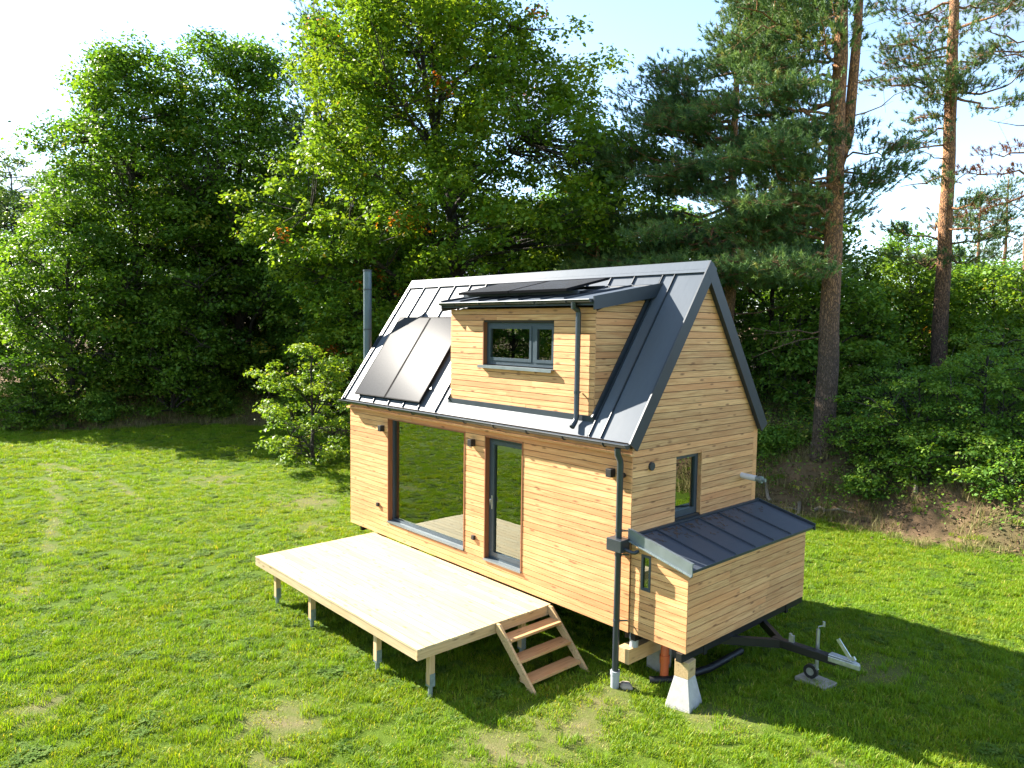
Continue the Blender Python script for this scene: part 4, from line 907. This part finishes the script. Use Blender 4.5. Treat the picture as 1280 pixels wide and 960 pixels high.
pine('pine_tree', (x0, y0, b0), [(0, 0, -0.4), (-0.03, 0.25, 5), (-0.15, 0.5, 9), (-0.35, 0.8, 14), (-0.5, 1.0, 18.5)], [0.30, 0.25, 0.22, 0.18, 0.05],
     limbset(5.0, 7.6, 9, lambda t: 2.6, None, math.pi, (3, 5), 0.05, 16) + limbset(8.6, 11, 4, lambda t: 2.0, AL, 0.7, (2, 4), -0.2, 14) + limbset(10.8, 14.0, 13, lambda t: 2.7, None, math.pi, (4, 6), 0.0, 17) + limbset(14, 18.3, 14, lambda t: 2.8 - 1.2 * t, None, math.pi, (4, 6), 0.2, 18),
     34, 'tall slim pine with a sparse crown at the right of the picture', stubs=[(7.4, AL + math.pi, 1.4, 0.5), (9.2, AL, 1.3, 0.4), (8.3, AL + math.pi, 1.2, 0.6)], tl=0.17, tw=0.022, ntuft=26, tw_step=1)
x0, y0 = 6.3, 27.2; b0 = gz(x0, y0)
pine('pine_tree', (x0, y0, b0), [(0, 0, -0.4), (-0.1, 0.2, 5), (-0.2, 0.6, 9.5), (-0.3, 0.9, 18)], [0.30, 0.26, 0.22, 0.06],
     limbset(13.2, 17.8, 14, lambda t: 2.8 - 1.2 * t, None, math.pi, (3, 5), 0.2, 16), 35, 'orange pine trunk at the right edge of the picture with dead rusty branches',
     dead=[(9.0, AL, 3.1, 0.1, 5, 12), (8.2, AL - 0.15, 3.0, -1.2, 5, 12), (10.0, AL + 0.2, 2.6, -0.5, 4, 10)], stubs=[(7.4, AL, 1.9, -0.1), (6.0, AL, 1.6, 0.3), (10.8, AL, 2.0, 0.2), (6.9, AL + 0.2, 1.0, 0)], tl=0.17, tw=0.022, ntuft=26, tw_step=1)
x0, y0 = -28.1, 13.7; b0 = gz(x0, y0)
pine('pine_tree', (x0, y0, b0), [(0, 0, -0.4), (0.1, 0, 10), (0, 0, 23.5)], [0.28, 0.22, 0.04],
     limbset(10, 22.8, 40, lambda t: 3.3 - 2.0 * t, None, math.pi, (4, 6), 0.1, 18), 36, 'dark pine top showing between the tall dark tree and the oak', tl=0.24, tw=0.035, pad=0.7)
fp = None
for (x, y, h, lb) in ((-5.5, 62.4, 11.4, 'thin distant pine left of its twin in the gap at right'), (-4.6, 66.5, 12.6, 'thin distant pine right of its twin in the gap at right')):
    b0 = gz(x, y)
    pine('pine_tree', (x, y, b0), [(0, 0, -0.4), (0.1, 0, h * 0.5), (0, 0, h)], [0.16, 0.13, 0.03], limbset(h * 0.35, h * 0.98, 22, lambda t: 1.9 - 1.3 * t, None, math.pi, (3, 5), 0.1, 12), 37 + int(h), lb, group='distant pines', tl=0.26, tw=0.045, ntuft=12, pad=0.6)
# ---- middle storey behind the house and on the right
broadleaf('understorey_tree', G(-19.5, 11.3), 10.6, 4.0, 41, 'shaded broadleaf tree between the oak and the left group', dark_leaf, base=0.03, clumps=320, per=58, leaf=0.205, trunk=0.16, tmean=0.45)
broadleaf('understorey_tree', G(-14.6, 11.2), 7.5, 3.2, 47, 'leafy tree under the oak behind the chimney flue', shrub_leaf, base=0.03, clumps=260, per=58, leaf=0.185, trunk=0.14, tmean=0.5)
broadleaf('understorey_tree', G(-11.0, 18.3), 10.0, 3.6, 42, 'shaded tree right behind the oak crown', dark_leaf, base=0.05, clumps=260, per=58, leaf=0.205, trunk=0.16)
broadleaf('understorey_tree', G(-5.6, 19.5), 7.6, 3.2, 43, 'dark broadleaf tree behind the middle of the roof ridge', dark_leaf, base=0.04, clumps=240, per=58, leaf=0.195, trunk=0.14, tmean=0.4)
broadleaf('understorey_tree', G(-1.2, 20.4), 8.4, 3.5, 44, 'dark leafy tree behind the gable peak', dark_leaf, base=0.04, clumps=280, per=58, leaf=0.195, trunk=0.15, tmean=0.45)
broadleaf('understorey_tree', G(2.2, 18.4), 5.3, 2.3, 45, 'sunlit young broadleaf tree just right of the big pine trunk', shrub_leaf, base=0.04, clumps=150, per=60, leaf=0.16, trunk=0.08, clump_r=(0.35, 0.7), tmean=0.6)
broadleaf('understorey_tree', G(2.6, 25.0), 5.8, 3.0, 46, 'yellow green bushy tree left of the slim pine trunk', oak_leaf, base=0.03, clumps=220, per=58, leaf=0.185, trunk=0.1, tmean=0.45)
broadleaf('understorey_tree', G(5.4, 26.0), 5.4, 3.0, 48, 'loose green tree between the slim pine and the right edge trunk', shrub_leaf, base=0.03, clumps=220, per=58, leaf=0.185, trunk=0.1, tmean=0.55)
broadleaf('understorey_tree', G(8.3, 22.6), 5.6, 2.5, 49, 'bright yellow green foliage at the right edge of the picture', oak_leaf, base=0.04, clumps=170, per=60, leaf=0.16, trunk=0.09, tmean=0.55)
for (x, y, h, r, sd, lb) in ((5.7, 13.6, 1.5, 1.0, 51, 'low shrub beside the foot of the big pine'), (6.9, 13.9, 2.6, 1.6, 52, 'bushy shrub on the bank between the big pine and the right edge'), (8.4, 14.2, 3.2, 1.7, 53, 'taller dense shrub on the bank near the right edge'), (10.0, 13.9, 3.2, 1.6, 54, 'dense shrub on the bank cut by the right edge'), (8.0, 17.2, 3.6, 2.2, 55, 'dark shrub behind the bank shrubs'), (5.2, 17.0, 2.6, 1.7, 56, 'shrub behind and right of the big pine trunk'), (2.9, 13.5, 1.0, 0.8, 57, 'low plant left of the foot of the big pine'), (9.4, 12.6, 1.3, 0.9, 58, 'loose leggy shrub at the front of the bank'), (7.6, 12.9, 1.5, 1.0, 59, 'light green shrub at the front of the bank beside the leaning stick'), (6.1, 12.8, 1.0, 0.8, 60, 'knee high shrub at the front of the bank below the big pine')):
    broadleaf('shrub', G(x, y), h, r, sd, lb, shrub_leaf, base=0.02, clumps=int(70 * r), per=70, leaf=0.085, trunk=0.035, clump_r=(0.18, 0.42), cat='shrub', group='shrubs on the bank', inner=0.2, nlimb=10, tmean=0.5 + 0.02 * (sd % 4))
for (x, y, h, r, sd, lb) in ((-27.2, -1.6, 2.6, 1.6, 71, 'leafy bush at the meadow edge near the left side of the picture'), (-26.6, 1.2, 1.7, 1.1, 72, 'small light green bush on the left meadow edge beside the bare bank'), (-25.8, 6.6, 2.0, 1.3, 73, 'dark bush on the left bank below the tall narrow tree'), (-20.5, 9.6, 2.4, 1.6, 74, 'dark bush on the bank left of the oak sapling'), (-14.5, 10.0, 2.4, 1.7, 75, 'bush behind the oak sapling under the big oak')):
    broadleaf('shrub', G(x, y), h, r, sd, lb, shrub_leaf if sd == 72 else dark_leaf, base=0.02, clumps=int(75 * r), per=60, leaf=0.13, trunk=0.035, clump_r=(0.25, 0.5), cat='shrub', group='shrubs at the left meadow edge', inner=0.2, nlimb=10, tmean=0.6)
# ---- wood behind: copies of three trees
protos = [broadleaf('forest_tree', G(-24, 22), 13, 4.2, 61, 'tree standing deep in the wood behind the front trees', dark_leaf, base=0.04, clumps=220, per=60, leaf=0.26, trunk=0.2, group='trees deep in the wood', clump_r=(0.7, 1.3)),
          broadleaf('forest_tree', G(-17, 25), 11, 4.4, 62, 'tree standing deep in the wood behind the front trees', shrub_leaf, base=0.03, clumps=220, per=60, leaf=0.26, trunk=0.2, group='trees deep in the wood', clump_r=(0.7, 1.3))]
def copy_tree(o, loc, rz, sc_, label=None, group=None):
    c = o.copy(); COL.objects.link(c)
    if label: c['label'] = label
    if group: c['group'] = group
    c.location = loc; c.rotation_euler = (0, 0, rz); c.scale = (sc_,) * 3
    for ch in o.children:
        k = ch.copy(); COL.objects.link(k); k.parent = c
    return c
rf = random.Random(9)
for (x, y, s_) in [(-36, 9, 1.2), (-41, 6, 1.25), (-36, 17, 1.3), (-33, 13.2, 1.2), (-23, 16, 1.05), (-60, 0, 1.2), (-30, 20, 1.25), (-10, 26, .7), (-4, 27, .6), (1, 29, .52), (-15, 32, .9), (-7, 35, .8), (0, 37, .52), (4, 36, .52), (8, 34, .5), (11, 30, .45), (6, 44, .45), (12, 26, .45), (-24, 30, 1.0), (10, 46, .5), (-13, 20.5, .7), (-2, 45, .5), (14, 20, .5), (1.5, 22.5, .45)]:
    copy_tree(protos[rf.randint(0, 1)], G(x, y), rf.uniform(0, 6.28), s_ * rf.uniform(0.92, 1.08), *(('tree deep in the wood behind the tall dark trees at left', 'trees deep in the wood at left') if x < -22 else ('low tree far back in the wood right of the big pine', 'low trees far back at right') if x > -1 else ('tree deep in the wood behind the house and the broad pine', 'trees deep in the wood behind the house')))
# tree line across the meadow, seen only mirrored in the windows
for (x, y, s_) in [(-60, -30, 1.2), (-54, -38, 1.2), (-62, -46, 1.3), (-52, -52, 1.2), (-46, -60, 1.2), (-38, -66, 1.2), (-57, -60, 1.3), (-66, -22, 1.2), (-72, -34, 1.4), (-68, -40, 1.4), (-64, -54, 1.4), (-52, -66, 1.4), (-60, -70, 1.5), (-74, -48, 1.5), (-44, -72, 1.4), (-58, -34, 1.0), (-55, -46, 1.0)]:
    copy_tree(protos[rf.randint(0, 1)], G(x, y), rf.uniform(0, 6.28), s_, 'tree of the far tree line across the meadow, seen only mirrored in the windows', 'trees across the meadow')

# ---- roots and sticks on the bank
rr_ = np.random.default_rng(8)
for i, (x, y, ln, a, lb) in enumerate(((3.6, 12.2, 1.0, 2.6, 'pale root lying on the bare bank nearest the house'), (4.4, 12.3, 0.9, -1.2, 'bleached forked root sticking out of the bank'), (4.9, 12.0, 1.1, 0.2, 'grey root lying along the foot of the bank'), (7.3, 12.6, 1.3, 1.9, 'long pale stick leaning against the bank shrubs'))):
    d = np.array([math.cos(a), math.sin(a)]); pts = []; rs = []
    for k in range(6):
        px, py = x + d[0] * ln * k / 5 + rr_.normal() * .04, y + d[1] * ln * k / 5 + rr_.normal() * .04
        pts.append((px, py, gz(px, py) + 0.03 + (0.10 * k if i == 3 else 0.03 * rr_.random()))); rs.append(0.06 * (1 - k / 7))
    mb = MB().tube(pts, rs, 7)
    q = pts[2]; mb.tube([q, (q[0] + .25 * d[1], q[1] - .25 * d[0], q[2] + 0.06), (q[0] + .45 * d[1], q[1] - .35 * d[0], q[2] + 0.02)], [0.028, 0.02, 0.01], 6)
    tag(mb.build('tree_root', grey_stick, smooth=True), lb, 'root', 'roots and sticks on the bank')

# ------------------------------------------------------------------ grass, litter, undergrowth
GC = bpy.data.collections.new('tufts')
def tuft(kind, seed):
    rng = np.random.default_rng(seed); V, F, T = [], [], []
    def blade(x, y, h, w_, tint, droop):
        a = rng.uniform(0, 6.28); l = rng.uniform(0.2, 0.9) * h * droop; dx_, dy_ = math.cos(a), math.sin(a); b = len(V)
        px, py = -dy_ * w_ / 2, dx_ * w_ / 2
        V.extend([(x - px, y - py, -0.01), (x + px, y + py, -0.01), (x + dx_ * l * .35 + px * .8, y + dy_ * l * .35 + py * .8, h * .6), (x + dx_ * l * .35 - px * .8, y + dy_ * l * .35 - py * .8, h * .6), (x + dx_ * l, y + dy_ * l, h)])
        F.extend([(b, b + 1, b + 2), (b, b + 2, b + 3), (b + 3, b + 2, b + 4)]); T.extend([tint] * 3)
    R_ = {'fine': .17, 'long': .12, 'weed': .15, 'dry': .2, 'bank': .25}[kind]
    n = {'fine': 130, 'long': 60, 'weed': 50, 'dry': 26, 'bank': 60}[kind]
    ct = rng.uniform(0.3, 0.6)
    for i in range(n):
        r = R_ * math.sqrt(rng.random()); a = rng.uniform(0, 6.28); x, y = r * math.cos(a), r * math.sin(a)
        if kind == 'fine': blade(x, y, rng.uniform(.035, .085), rng.uniform(.006, .011), np.clip(rng.normal(ct, .2), 0, 0.97), 1.1)
        elif kind == 'long': blade(x, y, rng.uniform(.07, .15), rng.uniform(.007, .012), np.clip(rng.normal(ct - .05, .18), 0, .97), 0.9)
        elif kind == 'dry': blade(x, y, rng.uniform(.02, .06), rng.uniform(.005, .009), np.clip(rng.normal(.85, .12), 0, 1), 1.6)
        elif kind == 'bank': blade(x, y, rng.uniform(.10, .42), rng.uniform(.006, .012), rng.random(), 1.0)
        else:
            h = rng.uniform(.02, .055)
            for k in range(3):
                b = len(V); t = a + k * 2.09 + rng.uniform(-.3, .3); s_ = rng.uniform(.014, .026); cx, cy = x + math.cos(t) * s_, y + math.sin(t) * s_; tl_ = rng.uniform(-.008, .008)
                u, v = np.array([math.cos(t), math.sin(t)]) * s_, np.array([-math.sin(t), math.cos(t)]) * s_ * .75
                V.extend([(cx - u[0], cy - u[1], h), (cx + v[0], cy + v[1], h + tl_), (cx + u[0], cy + u[1], h - .004), (cx - v[0], cy - v[1], h - tl_)])
                tn = rng.uniform(.2, .9); F.extend([(b, b + 1, b + 2), (b, b + 2, b + 3)]); T.extend([tn] * 2)
    me = np_mesh('tuft_' + kind, np.array(V), np.array(F), {'weed': weed_leaf, 'bank': dry_grass}.get(kind, grass_blade), {'tint': ('FACE', np.array(T))})
    o = bpy.data.objects.new('tuft', me); GC.objects.link(o); return o
order = ['fine', 'fine', 'fine', 'long', 'long', 'weed', 'dry', 'bank', 'bank']
for i, k in enumerate(order):
    o = tuft(k, 100 + i); o.name = 'tuft_%02d' % i
def gn_group():
    ng = bpy.data.node_groups.new('scatter_tufts', 'GeometryNodeTree')
    ng.interface.new_socket('Geometry', in_out='INPUT', socket_type='NodeSocketGeometry'); ng.interface.new_socket('Geometry', in_out='OUTPUT', socket_type='NodeSocketGeometry')
    N = ng.nodes.new; gi, go = N('NodeGroupInput'), N('NodeGroupOutput')
    ci = N('GeometryNodeCollectionInfo'); ci.inputs['Collection'].default_value = GC; ci.inputs['Separate Children'].default_value = True; ci.inputs['Reset Children'].default_value = True
    ip = N('GeometryNodeInstanceOnPoints'); ip.inputs['Pick Instance'].default_value = True
    def attr(n, t):
        a = N('GeometryNodeInputNamedAttribute'); a.data_type = t; a.inputs[0].default_value = n; return a.outputs[0]
    ln = ng.links.new
    ln(gi.outputs[0], ip.inputs['Points']); ln(ci.outputs[0], ip.inputs['Instance']); ln(attr('pick', 'INT'), ip.inputs['Instance Index'])
    ln(attr('rot', 'FLOAT_VECTOR'), ip.inputs['Rotation']); ln(attr('scl', 'FLOAT_VECTOR'), ip.inputs['Scale']); ln(ip.outputs[0], go.inputs[0])
    return ng
NG = gn_group()
def scatter(name, x, y, pick, scl, label, cat, rng):
    n = len(x); me = bpy.data.meshes.new(name); me.vertices.add(n)
    me.vertices.foreach_set('co', np.stack([x, y, ground(x, y)], 1).astype(np.float32).ravel())
    a = me.attributes.new('pick', 'INT', 'POINT'); a.data.foreach_set('value', pick.astype(np.int32))
    rot = np.stack([rng.normal(size=n) * .08, rng.normal(size=n) * .08, rng.uniform(0, 6.28, n)], 1).astype(np.float32)
    a = me.attributes.new('rot', 'FLOAT_VECTOR', 'POINT'); a.data.foreach_set('vector', rot.ravel())
    s3 = np.stack([scl, scl, scl * rng.uniform(.5, 1.0, n)], 1).astype(np.float32)
    a = me.attributes.new('scl', 'FLOAT_VECTOR', 'POINT'); a.data.foreach_set('vector', s3.ravel())
    o = bpy.data.objects.new(name, me); COL.objects.link(o)
    md = o.modifiers.new('scatter', 'NODES'); md.node_group = NG
    return tag(o, label, cat, kind='stuff')
rg = np.random.default_rng(77)
def zone(n, xa, xb, ya, yb):
    return rg.uniform(xa, xb, n), rg.uniform(ya, yb, n)
X, Y = [], []; 
for (dens, xa, xb, ya, yb) in ((64, 0, 13.5, -8.5, 12.5), (40, -10, 0, -12, 12), (20, -30, -10, -16, 10), (40, 0, 8, -12, -8.5), (5, -55, -30, -45, -4), (5, -30, 0, -40, -16)):
    a, b = zone(int(dens * (xb - xa) * (yb - ya)), xa, xb, ya, yb); X.append(a); Y.append(b)
X = np.concatenate(X); Y = np.concatenate(Y)
fd = forest_d(X, Y); dr = dryness(X, Y)
patch = 0.5 + 0.5 * wob(X * 0.55 + 2, Y * 0.6) 
keep = (fd < -0.15 + 0.5 * wob(X * 1.7, Y * 1.3)) & (rg.uniform(size=len(X)) > dr * 0.72)
X, Y, dr, patch, fd = X[keep], Y[keep], dr[keep], patch[keep], fd[keep]
n = len(X); u = rg.uniform(size=n); pk = rg.integers(0, 3, n)
pk = np.where(u < 0.10 + 0.22 * patch, rg.integers(3, 5, n), pk); pk = np.where((u > 0.80) & (patch < 0.62), 5, pk); pk = np.where(u > 0.93 - 1.1 * dr, 6, pk)
far = sst(-8, -24, X)
sc_ = rg.uniform(0.6, 1.05, n) * (1 + 0.6 * far)
scatter('meadow_grass', X, Y, pk, sc_, 'short sunlit green meadow grass around the house and deck', 'grass', rg)
# bank: dry grass and low plants
X, Y = zone(26000, -34, 16, -6, 22); fd = forest_d(X, Y)
p_ = np.where(fd < 3, 0.75, 0.35) * (0.35 + 0.65 * sst(-0.3, 0.5, wob(X * 0.9, Y * 0.8)))
keep = (fd > -0.5) & (fd < 9) & (rg.uniform(size=len(X)) < p_)
X, Y = X[keep], Y[keep]; n = len(X)
scatter('bank_grass', X, Y, np.where(rg.uniform(size=n) < 0.8, rg.integers(7, 9, n), rg.integers(3, 5, n)), rg.uniform(0.6, 1.5, n), 'dry tufted grass on the shady bank at the forest edge', 'grass', rg)
# leaf litter
X, Y = zone(130000, -34, 15, -8, 18); fd = forest_d(X, Y); keep = (fd > -0.9 + 0.7 * rg.uniform(size=len(X))) & (fd < 6)
X, Y = X[keep], Y[keep]; c = np.stack([X, Y, ground(X, Y) + 0.02], 1)
v, f = leaf_quads(c, 0.075, rg, 2.2); lo = np_mesh('leaf_litter', v, f, litter_mat, {'tint': ('FACE', rg.uniform(size=len(c)))})
o = bpy.data.objects.new('leaf_litter', lo); COL.objects.link(o); tag(o, 'brown fallen leaves covering the forest bank', 'leaves', kind='stuff')
# undergrowth: low leafy plants on the bank and the forest floor
X, Y = zone(9000, -34, 16, -6, 24); fd = forest_d(X, Y); keep = (fd > 0.25) & (fd < 13) & (rg.uniform(size=len(X)) < 0.4 + 0.6 * sst(0, .5, wob(X * .6 + 4, Y * .7)))
X, Y = X[keep], Y[keep]; n = len(X); kk = np.repeat(np.arange(n), 40); q = rg.normal(size=(len(kk), 3)) * np.array([.28, .28, .22]); hh = rg.uniform(.15, .6, n)
c = np.stack([X[kk], Y[kk], ground(X, Y)[kk] + hh[kk]], 1) + q; c[:, 2] = np.maximum(c[:, 2], ground(c[:, 0], c[:, 1]) + .03)
v, f = leaf_quads(c, 0.09, rg, 0.8); lo = np_mesh('undergrowth', v, f, shrub_leaf, {'tint': ('FACE', np.clip(rg.uniform(.3, .9, n)[kk] + rg.normal(size=len(kk)) * .15, 0, 1))})
o = bpy.data.objects.new('undergrowth', lo); COL.objects.link(o); tag(o, 'low leafy undergrowth between the trees on the bank', 'undergrowth', kind='stuff')
